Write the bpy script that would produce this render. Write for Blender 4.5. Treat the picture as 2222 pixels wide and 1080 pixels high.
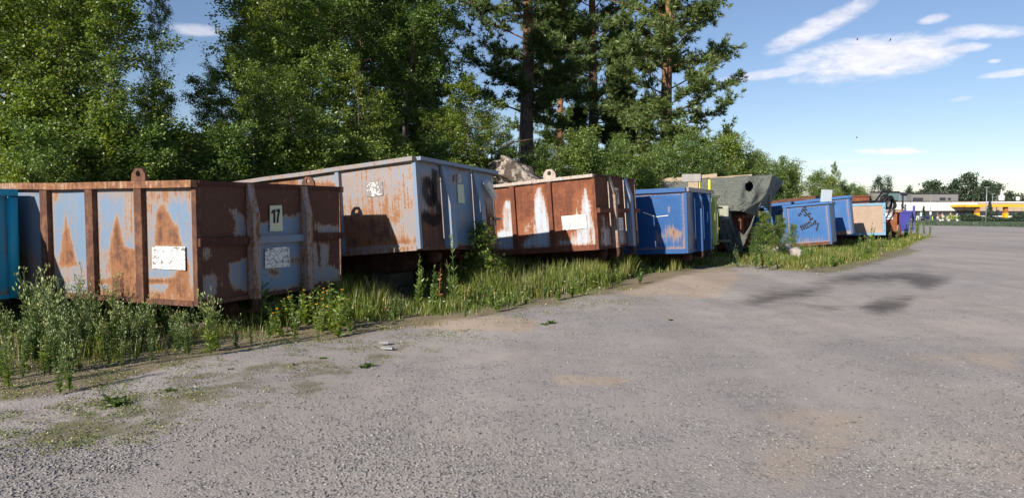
import bpy, math, random
import numpy as np
from mathutils import Matrix, Vector
R = math.radians
rng = np.random.default_rng(7)
random.seed(7)
sc = bpy.context.scene
for o in list(bpy.data.objects): bpy.data.objects.remove(o)
COL = sc.collection

# ------------------------------------------------------------------ camera
F, CX, CY, HZ, CH = 1600.0, 1111.0, 540.0, 460.0, 1.35      # focal length and horizon in photograph pixels, eye height
PITCH = math.atan((CY - HZ) / F)
cam_d = bpy.data.cameras.new('camera'); cam = bpy.data.objects.new('camera', cam_d); COL.objects.link(cam)
cam_d.sensor_width = 36; cam_d.lens = 36 * F / 2222; cam_d.clip_end = 6000; cam_d.clip_start = .05
cam.location = (0, 0, CH); cam.rotation_euler = (math.pi/2 - PITCH, 0, 0)
sc.camera = cam

# ------------------------------------------------------------------ light
SUN_AZ, SUN_EL = R(35.5), R(25)                 # the way the light travels (from +Y towards +X) and its height
to_sun = Vector((-math.sin(SUN_AZ)*math.cos(SUN_EL), -math.cos(SUN_AZ)*math.cos(SUN_EL), math.sin(SUN_EL)))
sl = bpy.data.lights.new('sun', 'SUN'); sl.energy = 4.3; sl.angle = R(.53); sl.color = (1, .91, .79)
so = bpy.data.objects.new('sun', sl); COL.objects.link(so); so.location = (-20, -30, 30)
so.rotation_euler = to_sun.to_track_quat('Z', 'Y').to_euler()
sc.view_settings.view_transform = 'Standard'; sc.view_settings.look = 'None'
sc.view_settings.exposure = 0.76; sc.view_settings.gamma = 1; sc.view_settings.use_curve_mapping = False
sc.cycles.use_denoising = True
try: sc.cycles.denoiser = 'OPENIMAGEDENOISE'
except Exception: pass
sc.cycles.max_bounces = 6; sc.cycles.diffuse_bounces = 3; sc.cycles.glossy_bounces = 2
sc.cycles.transmission_bounces = 3; sc.cycles.transparent_max_bounces = 4
sc.cycles.caustics_reflective = False; sc.cycles.caustics_refractive = False


# ------------------------------------------------------------------ node helper
class NT:
    def __init__(s, tree): s.t = tree; s.n = tree.nodes; s.l = tree.links
    def add(s, typ, ins=None, **kw):
        nd = s.n.new(typ)
        for k, v in kw.items(): setattr(nd, k, v)
        for k, v in (ins or {}).items(): s.put(nd.inputs[k], v)
        return nd
    def put(s, sock, v):
        if isinstance(v, bpy.types.NodeSocket): s.l.new(v, sock)
        elif v is not None:
            if hasattr(sock.default_value, '__len__') and not hasattr(v, '__len__'): v = [v]*len(sock.default_value)
            if hasattr(sock.default_value, '__len__') and len(sock.default_value) == 4 and len(v) == 3: v = (*v, 1)
            sock.default_value = v
    def math(s, op, a, b=None, c=None, clamp=False):
        nd = s.n.new('ShaderNodeMath'); nd.operation = op; nd.use_clamp = clamp
        for i, v in enumerate((a, b, c)):
            if v is not None: s.put(nd.inputs[i], v)
        return nd.outputs[0]
    def vmath(s, op, a, b=None):
        nd = s.n.new('ShaderNodeVectorMath'); nd.operation = op
        s.put(nd.inputs[0], a)
        if b is not None: s.put(nd.inputs[1], b)
        return nd.outputs['Value'] if op in ('LENGTH', 'DOT_PRODUCT', 'DISTANCE') else nd.outputs[0]
    def mix(s, f, a, b, blend='MIX'):
        nd = s.n.new('ShaderNodeMix'); nd.data_type = 'RGBA'; nd.blend_type = blend
        s.put(nd.inputs[0], f); s.put(nd.inputs[6], a); s.put(nd.inputs[7], b)
        return nd.outputs[2]
    def step(s, v, a, b):
        nd = s.n.new('ShaderNodeMapRange'); nd.interpolation_type = 'SMOOTHSTEP'
        s.put(nd.inputs[0], v); s.put(nd.inputs[1], a); s.put(nd.inputs[2], b); nd.inputs[3].default_value = 0; nd.inputs[4].default_value = 1
        return nd.outputs[0]
    def noise(s, vec, scale, detail=3, rough=.55, dist=0):
        nd = s.n.new('ShaderNodeTexNoise'); s.put(nd.inputs['Vector'], vec); nd.inputs['Scale'].default_value = scale
        nd.inputs['Detail'].default_value = detail; nd.inputs['Roughness'].default_value = rough; nd.inputs['Distortion'].default_value = dist
        return nd.outputs['Fac']
    def voro(s, vec, scale, feature='F1', out='Distance', rnd=1):
        nd = s.n.new('ShaderNodeTexVoronoi'); nd.feature = feature; s.put(nd.inputs['Vector'], vec)
        nd.inputs['Scale'].default_value = scale; nd.inputs['Randomness'].default_value = rnd
        return nd.outputs[out]
    def scale(s, vec, xyz): return s.vmath('MULTIPLY', vec, xyz)
    def ramp(s, f, stops):
        nd = s.n.new('ShaderNodeValToRGB'); s.put(nd.inputs[0], f); cr = nd.color_ramp
        while len(cr.elements) < len(stops): cr.elements.new(.5)
        for e, (p, c) in zip(cr.elements, stops): e.position = p; e.color = (*c, 1) if len(c) == 3 else c
        return nd.outputs[0]
    def obj(s): return s.add('ShaderNodeTexCoord').outputs['Object']
    def pos(s): return s.add('ShaderNodeNewGeometry').outputs['Position']
    def island(s): return s.add('ShaderNodeNewGeometry').outputs['Random Per Island']
    def rnd(s): return s.add('ShaderNodeObjectInfo').outputs['Random']
    def attr(s, name): return s.add('ShaderNodeAttribute', attribute_name=name).outputs['Fac']
    def bump(s, h, strength, dist):
        return s.add('ShaderNodeBump', {'Height': h, 'Strength': strength, 'Distance': dist}).outputs[0]

def newmat(name):
    m = bpy.data.materials.new(name); m.use_nodes = True; t = NT(m.node_tree); m.node_tree.nodes.clear()
    t.out = t.add('ShaderNodeOutputMaterial'); return m, t
def principled(t, **ins):
    b = t.add('ShaderNodeBsdfPrincipled', {k.replace('_', ' '): v for k, v in ins.items()})
    t.l.new(b.outputs[0], t.out.inputs[0]); return b

# ------------------------------------------------------------------ sky with clouds (world)
w = bpy.data.worlds.new('World'); sc.world = w; w.use_nodes = True
t = NT(w.node_tree); t.n.clear()
sky = t.add('ShaderNodeTexSky', sky_type='NISHITA', sun_disc=False, sun_elevation=SUN_EL, sun_rotation=math.atan2(to_sun.x, to_sun.y),
            air_density=1.0, dust_density=.0, ozone_density=3.6, altitude=100)
dirv = t.vmath('NORMALIZE', t.add('ShaderNodeTexCoord').outputs['Generated'])
sp = t.add('ShaderNodeSeparateXYZ', {0: dirv}); dx, dy, dz = sp.outputs
az = t.math('ARCTAN2', dx, dy); el = t.math('ARCSINE', dz)
sv = t.add('ShaderNodeCombineXYZ', {0: az, 1: t.math('MULTIPLY', el, 2.6), 2: 0.0}).outputs[0]
n1 = t.noise(sv, 11, 8, .68, .5); n2 = t.noise(sv, 40, 6, .65)
nn = t.math('ADD', t.math('MULTIPLY', t.math('SUBTRACT', n1, .5), 1.9), t.math('MULTIPLY', t.math('SUBTRACT', n2, .5), .7))
def px_dir(px, py):
    v = Vector(((px-CX)/F, 1, 0)) ; zz = (CY-py)/F
    v = Vector(((px-CX)/F, math.cos(PITCH)+zz*math.sin(PITCH), -math.sin(PITCH)+zz*math.cos(PITCH))).normalized()
    return math.atan2(v.x, v.y), math.asin(v.z)
tot = None
# clouds in the visible quarter of the sky: photograph pixel, half width, half height, tilt, opacity
for (px, py, rx, ry, rot, op) in [(1775, 60, 120, 25, -22, .95), (1885, 130, 185, 50, -3, 1.0), (1690, 158, 130, 12, -4, .7), (2000, 100, 70, 20, -8, .7), (2025, 42, 32, 11, -5, .75),
        (2140, 70, 95, 18, 6, .85), (2092, 104, 55, 12, 0, .8), (1938, 328, 75, 9, 2, 1.1), (2190, 160, 60, 10, -2, .75), (2085, 215, 30, 7, -5, .4), (2158, 133, 14, 5, 0, .6), (1760, 352, 110, 5, 0, .35),
        (425, 66, 60, 14, 0, .6), (1855, 8, 16, 8, -40, .6), (1930, 352, 60, 4, 0, .3)]:
    a0, e0 = px_dir(px, py); k = math.cos(a0)**1.6
    da = t.math('SUBTRACT', az, a0); de = t.math('SUBTRACT', el, e0)
    c, s_ = math.cos(R(-rot)), math.sin(R(-rot)); rx_, ry_ = rx/F*k*1.15, ry/F*k*1.15
    u = t.math('ADD', t.math('MULTIPLY', da, c/rx_), t.math('MULTIPLY', de, s_/rx_))
    v = t.math('ADD', t.math('MULTIPLY', da, -s_/ry_), t.math('MULTIPLY', de, c/ry_))
    r2 = t.math('ADD', t.math('MULTIPLY', u, u), t.math('MULTIPLY', v, v))
    m = t.math('MULTIPLY', t.step(t.math('ADD', t.math('SUBTRACT', 1.0, r2), nn), .0, 1.0), op)
    m = t.math('MULTIPLY', m, t.step(r2, 2.6, 1.0))
    tot = m if tot is None else t.math('MAXIMUM', tot, m)
# the same kind of loose fair-weather clouds over the rest of the sky, outside the frame
other = t.math('MULTIPLY', t.step(t.noise(sv, 3.2, 6, .6), .60, .74), t.step(t.math('ABSOLUTE', az), .75, .95))
tot = t.math('MAXIMUM', tot, t.math('MULTIPLY', other, .8))
cc = t.mix(t.step(n2, .35, .65), (8.6, 8.2, 8.6), (10.4, 9.8, 10.0))
skyc = t.mix(1.0, sky.outputs[0], (1.04, .945, .965), 'MULTIPLY')
bg = t.add('ShaderNodeBackground', {'Color': t.mix(t.math('MULTIPLY', tot, .74), skyc, cc), 'Strength': .069})
t.l.new(bg.outputs[0], t.add('ShaderNodeOutputWorld').inputs[0])


# ------------------------------------------------------------------ pixels <-> places
FW = np.array([0, math.cos(PITCH), -math.sin(PITCH)]); UP = np.array([0, math.sin(PITCH), math.cos(PITCH)]); RT = np.array([1., 0, 0])
CAM = np.array([0, 0, CH])
def proj(P):
    d = np.asarray(P, float) - CAM; z = np.maximum(d @ FW, 1e-3)
    return np.stack([CX + F*(d @ RT)/z, CY - F*(d @ UP)/z], -1)
def ray(px, py): return FW + RT*(px-CX)/F - UP*(py-CY)/F
def at(px, py, Y): d = ray(px, py); return CAM + d*(Y/d[1])          # the point of that direction at distance Y
ROW0 = np.array([-3.3, 7.7]); ROWD = np.array([.62, .785]); ROWN = np.array([-.785, .62])   # the row of containers
def sm(a, b, x): k = np.clip((np.asarray(x, float)-a)/(b-a), 0, 1); return k*k*(3-2*k)
def gz(x, y):
    x = np.asarray(x, float); y = np.asarray(y, float)
    s = (x-ROW0[0])*ROWD[0]+(y-ROW0[1])*ROWD[1]; d = (x-ROW0[0])*ROWN[0]+(y-ROW0[1])*ROWN[1]
    hill = 3.5*sm(4.6, 12, d)*(1-sm(20, 40, s))
    fall = -.0055*np.clip(np.hypot(x, y)-28, 0, 230)
    return hill + fall*(1-sm(4, 10, d)*(1-sm(20, 40, s)))
def ground(px, py):
    d = ray(px, py); tt = -CH/d[2] if d[2] < 0 else 300
    for _ in range(30):
        P = CAM+d*tt; tt += (float(gz(P[0], P[1]))-P[2])/d[2]*.8
    P = CAM+d*tt; return np.array([P[0], P[1], float(gz(P[0], P[1]))])

# ------------------------------------------------------------------ mesh helpers
def link(o, parent=None):
    COL.objects.link(o)
    if parent is not None: o.parent = parent
    return o
def mesh_obj(name, V, Fc, mats, parent=None, smooth=False, mi=None):
    me = bpy.data.meshes.new(name)
    V = np.asarray(V, np.float32)
    if isinstance(Fc, np.ndarray):
        n, k = Fc.shape
        me.vertices.add(len(V)); me.vertices.foreach_set('co', V.ravel())
        me.loops.add(n*k); me.loops.foreach_set('vertex_index', Fc.astype(np.int32).ravel())
        me.polygons.add(n); me.polygons.foreach_set('loop_start', np.arange(0, n*k, k, dtype=np.int32))
        me.update(calc_edges=True)
    else:
        me.from_pydata(V.tolist(), [], Fc); me.update()
    for m in (mats if isinstance(mats, (list, tuple)) else [mats]): me.materials.append(m)
    if mi is not None: me.polygons.foreach_set('material_index', np.asarray(mi, np.int32))
    if smooth: me.polygons.foreach_set('use_smooth', np.ones(len(me.polygons), bool))
    return link(bpy.data.objects.new(name, me), parent)
class MB:
    def __init__(s): s.v = []; s.f = []
    def add(s, v, f): b = len(s.v); s.v += [tuple(map(float, p)) for p in v]; s.f += [tuple(b+i for i in q) for q in f]; return s
    def box(s, a, b, ch=0):
        x0, y0, z0 = a; x1, y1, z1 = b
        return s.add([(x0,y0,z0),(x1,y0,z0),(x1,y1,z0),(x0,y1,z0),(x0,y0,z1),(x1,y0,z1),(x1,y1,z1),(x0,y1,z1)],
                     [(3,2,1,0),(4,5,6,7),(0,1,5,4),(1,2,6,5),(2,3,7,6),(3,0,4,7)])
    def bar(s, p, q, wd, ht, up=(0,0,1)):            # a beam of rectangular section from p to q
        p = np.array(p, float); q = np.array(q, float); d = q-p; d /= np.linalg.norm(d); u = np.array(up, float)
        if abs(d @ u) > .95: u = np.array((1., 0, 0))
        a = np.cross(d, u); a /= np.linalg.norm(a); b = np.cross(a, d); a *= wd/2; b *= ht/2
        return s.add([p-a-b, p+a-b, p+a+b, p-a+b, q-a-b, q+a-b, q+a+b, q-a+b], [(3,2,1,0),(4,5,6,7),(0,1,5,4),(1,2,6,5),(2,3,7,6),(3,0,4,7)])
    def prism(s, pts, off):                          # a flat outline pushed along off
        n = len(pts); off = np.array(off, float); P = [np.array(p, float) for p in pts]
        return s.add(P+[p+off for p in P], [tuple(range(n))[::-1], tuple(range(n, 2*n))]+[(i, (i+1) % n, n+(i+1) % n, n+i) for i in range(n)])
    def tube(s, pts, rad, k=8, cap=True):
        V, Q = tube_np(pts, rad, k); b = len(s.v); s.v += [tuple(p) for p in V.tolist()]; s.f += [tuple(b+i for i in q) for q in Q.tolist()]
        if cap: s.f += [tuple(b+i for i in range(k))[::-1], tuple(b+len(V)-k+i for i in range(k))]
        return s
    def build(s, name, mat, parent=None, smooth=False): return mesh_obj(name, np.array(s.v, float), s.f, mat, parent, smooth)
def tube_np(pts, rad, k=6):
    P = np.asarray(pts, float); n = len(P); rad = np.broadcast_to(np.asarray(rad, float), (n,))
    T = np.gradient(P, axis=0); T /= np.linalg.norm(T, axis=1, keepdims=True)+1e-9
    ref = np.array([0, 0, 1.]) if abs(T[0, 2]) < .9 else np.array([1., 0, 0])
    A = np.cross(T, ref); A /= np.linalg.norm(A, axis=1, keepdims=True)+1e-9; B = np.cross(T, A)
    th = np.arange(k)*2*math.pi/k
    V = P[:, None]+rad[:, None, None]*(A[:, None]*np.cos(th)[None, :, None]+B[:, None]*np.sin(th)[None, :, None])
    i = np.arange(n-1)[:, None]*k+np.arange(k)[None]; j = np.arange(n-1)[:, None]*k+(np.arange(k)[None]+1) % k
    return V.reshape(-1, 3), np.stack([i, j, j+k, i+k], -1).reshape(-1, 4)
def empty(name, loc=(0, 0, 0), rz=0, mat=None):
    o = bpy.data.objects.new(name, None); link(o); o.empty_display_size = .2
    if mat is not None: o.matrix_world = mat
    else: o.location = loc; o.rotation_euler = (0, 0, rz)
    return o
def tag(o, label=None, cat=None, group=None, kind=None):
    for k, v in (('label', label), ('category', cat), ('group', group), ('kind', kind)):
        if v: o[k] = v
    return o
def copy_tree(o, parent=None):
    c = o.copy(); link(c, parent)
    for ch in list(o.children): copy_tree(ch, c)
    return c
def pip(P, poly):                                     # signed distance (positive inside) of points to an outline
    P = np.asarray(P, float); A = np.asarray(poly, float); B = np.roll(A, -1, 0); ins = np.zeros(len(P), bool); dm = np.full(len(P), 1e9)
    for a, b in zip(A, B):
        d = b-a; k = np.clip(((P-a) @ d)/(d @ d+1e-9), 0, 1); dm = np.minimum(dm, np.hypot(*(P-a-k[:, None]*d).T))
        c = (a[1] > P[:, 1]) != (b[1] > P[:, 1])
        ins ^= c & (P[:, 0] < (b[0]-a[0])*(P[:, 1]-a[1])/(b[1]-a[1]+1e-12)+a[0])
    return np.where(ins, dm, -dm)
def set_attr(ob, name, vals):
    a = ob.data.attributes.new(name, 'FLOAT', 'POINT'); a.data.foreach_set('value', np.asarray(vals, np.float32))
def vnoise(P, sc_, seed=0):                           # smooth value noise for displacing meshes
    P = np.asarray(P, float)*sc_+seed*17.3; i = np.floor(P).astype(np.int64); f = P-i; f = f*f*(3-2*f); out = 0
    for dx_ in (0, 1):
        for dy_ in (0, 1):
            for dz_ in (0, 1):
                h = ((i[:, 0]+dx_)*374761393+(i[:, 1]+dy_)*668265263+(i[:, 2]+dz_)*2147483647) & 0xffffffff
                h = ((h ^ (h >> 13))*1274126177) & 0xffffffff; h = (h ^ (h >> 16)) & 0xffff
                wgt = (f[:, 0] if dx_ else 1-f[:, 0])*(f[:, 1] if dy_ else 1-f[:, 1])*(f[:, 2] if dz_ else 1-f[:, 2])
                out = out+wgt*h/65535.
    return out

# ------------------------------------------------------------------ materials
def mat_plain(name, col, rough=.6, metal=0, var=.25, nscale=8, bump=0, spec=.3):
    m, t = newmat(name); p = t.obj(); n = t.noise(p, nscale, 5, .6)
    c = t.mix(n, [x*(1-var) for x in col], [min(1, x*(1+var)) for x in col])
    ins = dict(Base_Color=c, Roughness=rough, Metallic=metal); b = principled(t, **ins); b.inputs['Specular IOR Level'].default_value = spec
    if bump: t.l.new(t.bump(t.noise(p, nscale*5, 4), .5, bump), b.inputs['Normal'])
    return m
def mat_steel(name, paint, base=None, seed=0., chip=.5, gloss=.45, rust_a=(.25, .118, .058), rust_b=(.108, .05, .034), streak=1.0, fade=.09):
    """Old painted steel. Rust comes from the mesh's own 'rust' value (base None) or an even level, broken up by noise."""
    m, t = newmat(name); p = t.vmath('ADD', t.obj(), (seed*3.1, seed*5.7, seed*1.3))
    lvl = t.attr('rust') if base is None else base
    tone = t.attr('tone') if base is None else .5
    n_f = t.noise(p, 22, 5, .65); n_m = t.noise(p, 5.5, 4, .6); ps = t.scale(p, (30, 30, 1.15)); n_s = t.noise(ps, 1.0, 4, .6)
    v = t.math('ADD', lvl, t.math('MULTIPLY', t.math('SUBTRACT', n_f, .5), .42))
    v = t.math('ADD', v, t.math('MULTIPLY', t.math('SUBTRACT', n_s, .5), .80*streak))
    v = t.math('ADD', v, t.math('MULTIPLY', t.math('SUBTRACT', n_m, .5), .38))
    mask = t.step(v, .44, .60); halo = t.step(v, .08, .52)
    kk = t.math('ADD', t.math('ADD', v, t.math('MULTIPLY', t.math('SUBTRACT', n_m, .5), .9)), t.math('MULTIPLY', t.math('SUBTRACT', tone, .5), .7))
    rc = t.mix(t.step(kk, .48, 1.0), rust_a, rust_b)
    mot = t.math('ADD', .62, t.math('MULTIPLY', t.noise(p, 48, 4, .7), .76))
    rc = t.mix(1.0, rc, t.add('ShaderNodeCombineXYZ', {0: mot, 1: mot, 2: mot}).outputs[0], 'MULTIPLY')
    pn = t.noise(p, 1.6, 4, .6)
    pc = t.mix(t.math('MULTIPLY', t.math('SUBTRACT', pn, .3), fade*2, clamp=True), paint, [min(.85, x*.7+.2) for x in paint])
    pc = t.mix(t.math('MULTIPLY', halo, .72), pc, (.33, .215, .12))
    # chips and scratches down to the dark primer
    vs = t.voro(t.scale(p, (9, 9, 5)), 1.0, out='Distance'); chips = t.math('MULTIPLY', t.step(vs, .13, .06), t.step(n_m, .5, .62))
    sc_n = t.noise(t.scale(p, (40, 40, 3.0)), 1.0, 2, .5, 1.2); scr = t.math('MULTIPLY', t.step(t.math('ABSOLUTE', t.math('SUBTRACT', sc_n, .5)), .012, .004), t.step(n_m, .52, .66))
    pc = t.mix(t.math('MULTIPLY', t.math('MAXIMUM', chips, scr), chip), pc, (.05, .03, .03))
    col = t.mix(mask, pc, rc)
    rough = t.mix(mask, (gloss,)*3, (.88,)*3)
    b = principled(t, Base_Color=col, Roughness=rough); b.inputs['Specular IOR Level'].default_value = .35
    hh = t.math('ADD', t.math('MULTIPLY', mask, -.6), t.math('MULTIPLY', n_f, t.math('ADD', .15, mask)))
    t.l.new(t.bump(hh, .55, .006), b.inputs['Normal'])
    return m
def mat_leaf(name, c1, c2, c3=None, trans=.45, gloss=.05, patch=.8, dry=.0):
    m, t = newmat(name); r = t.island(); col = t.ramp(r, [(0, c1), (.55, c2), (1, c3 or c2)]); col = t.mix(1.0, col, (1.72, 1.84, 1.62), 'MULTIPLY'); col = t.mix(t.math('MULTIPLY', t.step(t.noise(t.pos(), patch, 3, .6), .42, .66), dry), col, (.24, .21, .075))
    col = t.mix(1.0, col, t.ramp(t.rnd(), [(0, (.78, .86, .8)), (1, (1.18, 1.08, 1.0))]), 'MULTIPLY')
    d = t.add('ShaderNodeBsdfDiffuse', {'Color': col}); tr = t.add('ShaderNodeBsdfTranslucent', {'Color': t.mix(1, col, (1.35, 1.3, .6), 'MULTIPLY')})
    g = t.add('ShaderNodeBsdfGlossy', {'Color': (.9, .95, .9), 'Roughness': .42})
    a = t.add('ShaderNodeMixShader', {0: trans, 1: d.outputs[0], 2: tr.outputs[0]})
    b = t.add('ShaderNodeMixShader', {0: gloss, 1: a.outputs[0], 2: g.outputs[0]})
    t.l.new(b.outputs[0], t.out.inputs[0]); return m
def mat_bark(name, c1, c2, sc_=6, stretch=.25, top=None):
    m, t = newmat(name); p = t.obj(); n = t.noise(t.scale(p, (1, 1, stretch)), sc_*3, 5, .65)
    col = t.mix(t.step(n, .35, .65), c1, c2)
    if top: z = t.add('ShaderNodeSeparateXYZ', {0: p}).outputs[2]; col = t.mix(t.step(z, top[0], top[1]), col, t.mix(n, top[2], [x*.55 for x in top[2]]))
    b = principled(t, Base_Color=col, Roughness=.9); t.l.new(t.bump(n, .8, .03), b.inputs['Normal']); return m

BLUEGREY = (.135, .222, .345)
MAT = {}
MAT['timber'] = mat_plain('weathered_timber', (.36, .29, .21), .85, 0, .3, 6, .004)
MAT['timber_dark'] = mat_plain('dark_timber', (.06, .05, .04), .9, 0, .4, 6, .004)
MAT['ply'] = mat_plain('stained_plywood', (.36, .27, .21), .8, 0, .22, 3.5, .002)
MAT['black'] = mat_plain('black_ink', (.012, .012, .014), .6, 0, .1)
MAT['rubber'] = mat_plain('black_rubber', (.015, .015, .016), .6, 0, .3)
MAT['under'] = mat_steel('underframe_steel', (.09, .06, .05), .8, 3.3, rust_a=(.10, .045, .03), rust_b=(.045, .022, .018))
MAT['bark_birch'] = mat_bark('birch_bark', (.10, .09, .075), (.30, .27, .23), 4, 2.2)
MAT['bark_twig'] = mat_bark('twig_bark', (.09, .06, .045), (.17, .12, .085), 5)
MAT['bark_pine'] = mat_bark('pine_bark', (.055, .04, .032), (.13, .09, .068), 4, .3, (4.0, 9.0, (.36, .17, .085)))
MAT['leaf_birch'] = mat_leaf('birch_leaves', (.050, .080, .016), (.095, .135, .026), (.165, .185, .045))
MAT['leaf_alder'] = mat_leaf('alder_leaves', (.042, .072, .02), (.075, .115, .028), (.125, .17, .044))
MAT['leaf_willow'] = mat_leaf('willow_leaves', (.055, .09, .024), (.10, .145, .042), (.16, .20, .07))
MAT['leaf_yellow'] = mat_leaf('light_green_leaves', (.07, .105, .02), (.12, .16, .03), (.175, .205, .05))
MAT['leaf_weed'] = mat_leaf('weed_leaves', (.030, .055, .016), (.055, .085, .024), (.095, .12, .04))
MAT['leaf_dock'] = mat_leaf('broad_dark_leaves', (.035, .07, .022), (.06, .105, .03), (.10, .15, .05), .25, .12)
MAT['bud'] = mat_leaf('pale_buds', (.10, .125, .05), (.17, .19, .09), (.27, .28, .16), .2)
MAT['petal_y'] = mat_leaf('orange_petals', (.60, .25, .01), (.7, .36, .02), (.75, .45, .03), .3)
MAT['petal_w'] = mat_leaf('white_petals', (.6, .6, .55), (.7, .7, .66), None, .3)
MAT['petal_p'] = mat_leaf('pink_petals', (.5, .12, .36), (.55, .16, .42), None, .3)
MAT['redstem'] = mat_leaf('reddish_stem_leaves', (.19, .07, .035), (.24, .10, .05), (.16, .13, .05), .2)
MAT['grass'] = mat_leaf('grass_blades', (.045, .07, .014), (.075, .105, .02), (.13, .14, .04), .3, .03, .8, .5)
MAT['cover'] = mat_leaf('ground_cover_leaves', (.05, .075, .02), (.08, .105, .03), (.12, .13, .045), .2, .02, 1.2, .4)
MAT['straw'] = mat_leaf('dry_straw', (.22, .17, .09), (.31, .25, .14), (.38, .33, .20), .2, .02)
MAT['needle'] = mat_leaf('pine_needles', (.040, .064, .022), (.068, .098, .032), (.11, .135, .044), .2, .05)
MAT['needle_dark'] = mat_leaf('spruce_needles', (.016, .032, .014), (.028, .050, .02), (.045, .07, .026), .12, .05)
MAT['far_leaf'] = mat_leaf('hazed_far_leaves', (.020, .034, .026), (.030, .046, .034), (.045, .060, .042), .1, .03)  # green shifted towards blue: distance haze put into the leaf colour

# ------------------------------------------------------------------ ground: one sheet to the horizon
def graded(a, b, st, lo, hi):
    c = list(np.arange(a, b+1e-6, st)); s = st; x = b
    while x < hi: s *= 1.22; x += s; c.append(x)
    s = st; x = a; pre = []
    while x > lo: s *= 1.22; x -= s; pre.append(x)
    return np.array(pre[::-1]+c)
gx = graded(-11, 24, .17, -2500, 2500); gy = graded(2.2, 36, .17, -600, 3500)
GX, GY = np.meshgrid(gx, gy); P = np.stack([GX.ravel(), GY.ravel()], 1)
Z = gz(P[:, 0], P[:, 1])
near = np.exp(-np.hypot(P[:, 0]-4, P[:, 1]-12)/25)
P3 = np.c_[P, np.zeros(len(P))]
Z = Z+near*((vnoise(P3, .5, 1)-.5)*.09+(vnoise(P3, 1.7, 2)-.5)*.035)
nx_, ny_ = len(gx), len(gy)
ii = (np.arange(ny_-1)[:, None]*nx_+np.arange(nx_-1)[None]).ravel()
GF = np.stack([ii, ii+1, ii+1+nx_, ii+nx_], 1)
GZ_GRID = Z.reshape(ny_, nx_)
def gzn(x, y):                                        # the height of the sheet itself
    x = np.asarray(x, float); y = np.asarray(y, float)
    i = np.clip(np.searchsorted(gx, x)-1, 0, nx_-2); j = np.clip(np.searchsorted(gy, y)-1, 0, ny_-2)
    u = (x-gx[i])/(gx[i+1]-gx[i]); v = (y-gy[j])/(gy[j+1]-gy[j])
    return (GZ_GRID[j, i]*(1-u)+GZ_GRID[j, i+1]*u)*(1-v)+(GZ_GRID[j+1, i]*(1-u)+GZ_GRID[j+1, i+1]*u)*v
VEG_EDGE = np.array([(-400, 930), (0, 868), (160, 850), (300, 812), (480, 765), (640, 742), (860, 712), (1010, 690), (1200, 662), (1320, 640), (1430, 612), (1520, 585), (1640, 578), (1720, 588), (1800, 584),
                     (1900, 562), (1960, 540), (2000, 520), (2060, 505), (2070, 498)], float)
def veg_edge(px): return np.interp(px, VEG_EDGE[:, 0], VEG_EDGE[:, 1])
m, t = newmat('gravel_yard')
p = t.pos(); soil = t.attr('soil'); sand = t.attr('sand'); moss = t.attr('moss'); stain = t.attr('stain'); wood = t.attr('wood')
vd = t.add('ShaderNodeTexVoronoi', {'Vector': p, 'Scale': 62.0}); vb = t.add('ShaderNodeTexVoronoi', {'Vector': p, 'Scale': 118.0})
dens = t.noise(p, .55, 5, .6, .4); mid = t.noise(p, 3.0, 5, .65)
stonec = t.ramp(t.add('ShaderNodeSeparateColor', {0: vd.outputs['Color']}).outputs[0], [(0, (.08, .08, .09)), (.4, (.22, .215, .215)), (.75, (.33, .32, .315)), (1, (.47, .46, .44))])
finec = t.ramp(t.add('ShaderNodeSeparateColor', {0: vb.outputs['Color']}).outputs[0], [(0, (.11, .108, .11)), (.5, (.26, .25, .25)), (1, (.42, .40, .39))])
dust = t.mix(mid, (.305, .28, .258), (.395, .37, .345))
cov = t.step(t.math('ADD', dens, t.math('MULTIPLY', t.math('SUBTRACT', mid, .5), .55)), .36, .66)           # trodden dust over the stones
c = t.mix(t.math('ADD', .40, t.math('MULTIPLY', cov, .42)), t.mix(t.step(mid, .4, .6), stonec, finec), dust)
c = t.mix(t.step(t.noise(p, .16, 3), .42, .62), c, t.mix(1, c, (.90, .92, .96), 'MULTIPLY'))
big = t.noise(p, 1.1, 5, .62)
sandm = t.step(t.math('ADD', sand, t.math('MULTIPLY', t.math('SUBTRACT', big, .5), 1.1)), .42, .8)
c = t.mix(t.math('MULTIPLY', sandm, .75), c, t.mix(t.noise(p, 40, 3), (.34, .27, .205), (.46, .385, .30)))
reds = t.step(t.noise(t.vmath('ADD', p, (31, 7, 0)), .42, 4, .6), .58, .72)
c = t.mix(t.math('MULTIPLY', reds, .28), c, (.36, .27, .22))
mossm = t.math('MULTIPLY', t.step(t.math('ADD', moss, t.math('MULTIPLY', t.math('SUBTRACT', t.noise(p, 2.4, 6, .7), .5), 1.5)), .5, .75), .7)
c = t.mix(mossm, c, t.mix(t.noise(p, 30, 3), (.085, .085, .035), (.16, .15, .06)))
soilm = t.step(t.math('ADD', soil, t.math('MULTIPLY', t.math('SUBTRACT', big, .5), .6)), .38, .62)
c = t.mix(t.math('MULTIPLY', soilm, .85), c, t.mix(t.noise(p, 24, 4, .7), (.11, .095, .05), (.24, .20, .12)))
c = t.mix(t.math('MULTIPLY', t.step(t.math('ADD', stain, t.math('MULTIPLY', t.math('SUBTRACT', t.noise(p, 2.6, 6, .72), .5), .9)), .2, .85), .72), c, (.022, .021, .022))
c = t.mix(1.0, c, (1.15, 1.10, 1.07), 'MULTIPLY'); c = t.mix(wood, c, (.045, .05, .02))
vh = t.math('ADD', t.math('MULTIPLY', vd.outputs['Distance'], -1.0), t.math('MULTIPLY', vb.outputs['Distance'], -.5))
lane = t.add('ShaderNodeMapping', {'Vector': p}); lane.inputs['Rotation'].default_value = (0, 0, R(40)); lane.inputs['Scale'].default_value = (.75, .05, 1)
ln1 = t.noise(lane.outputs[0], 1.3, 4, .6, .5); lv_ = t.math('ADD', .90, t.math('MULTIPLY', t.step(ln1, .30, .70), .20))
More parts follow.
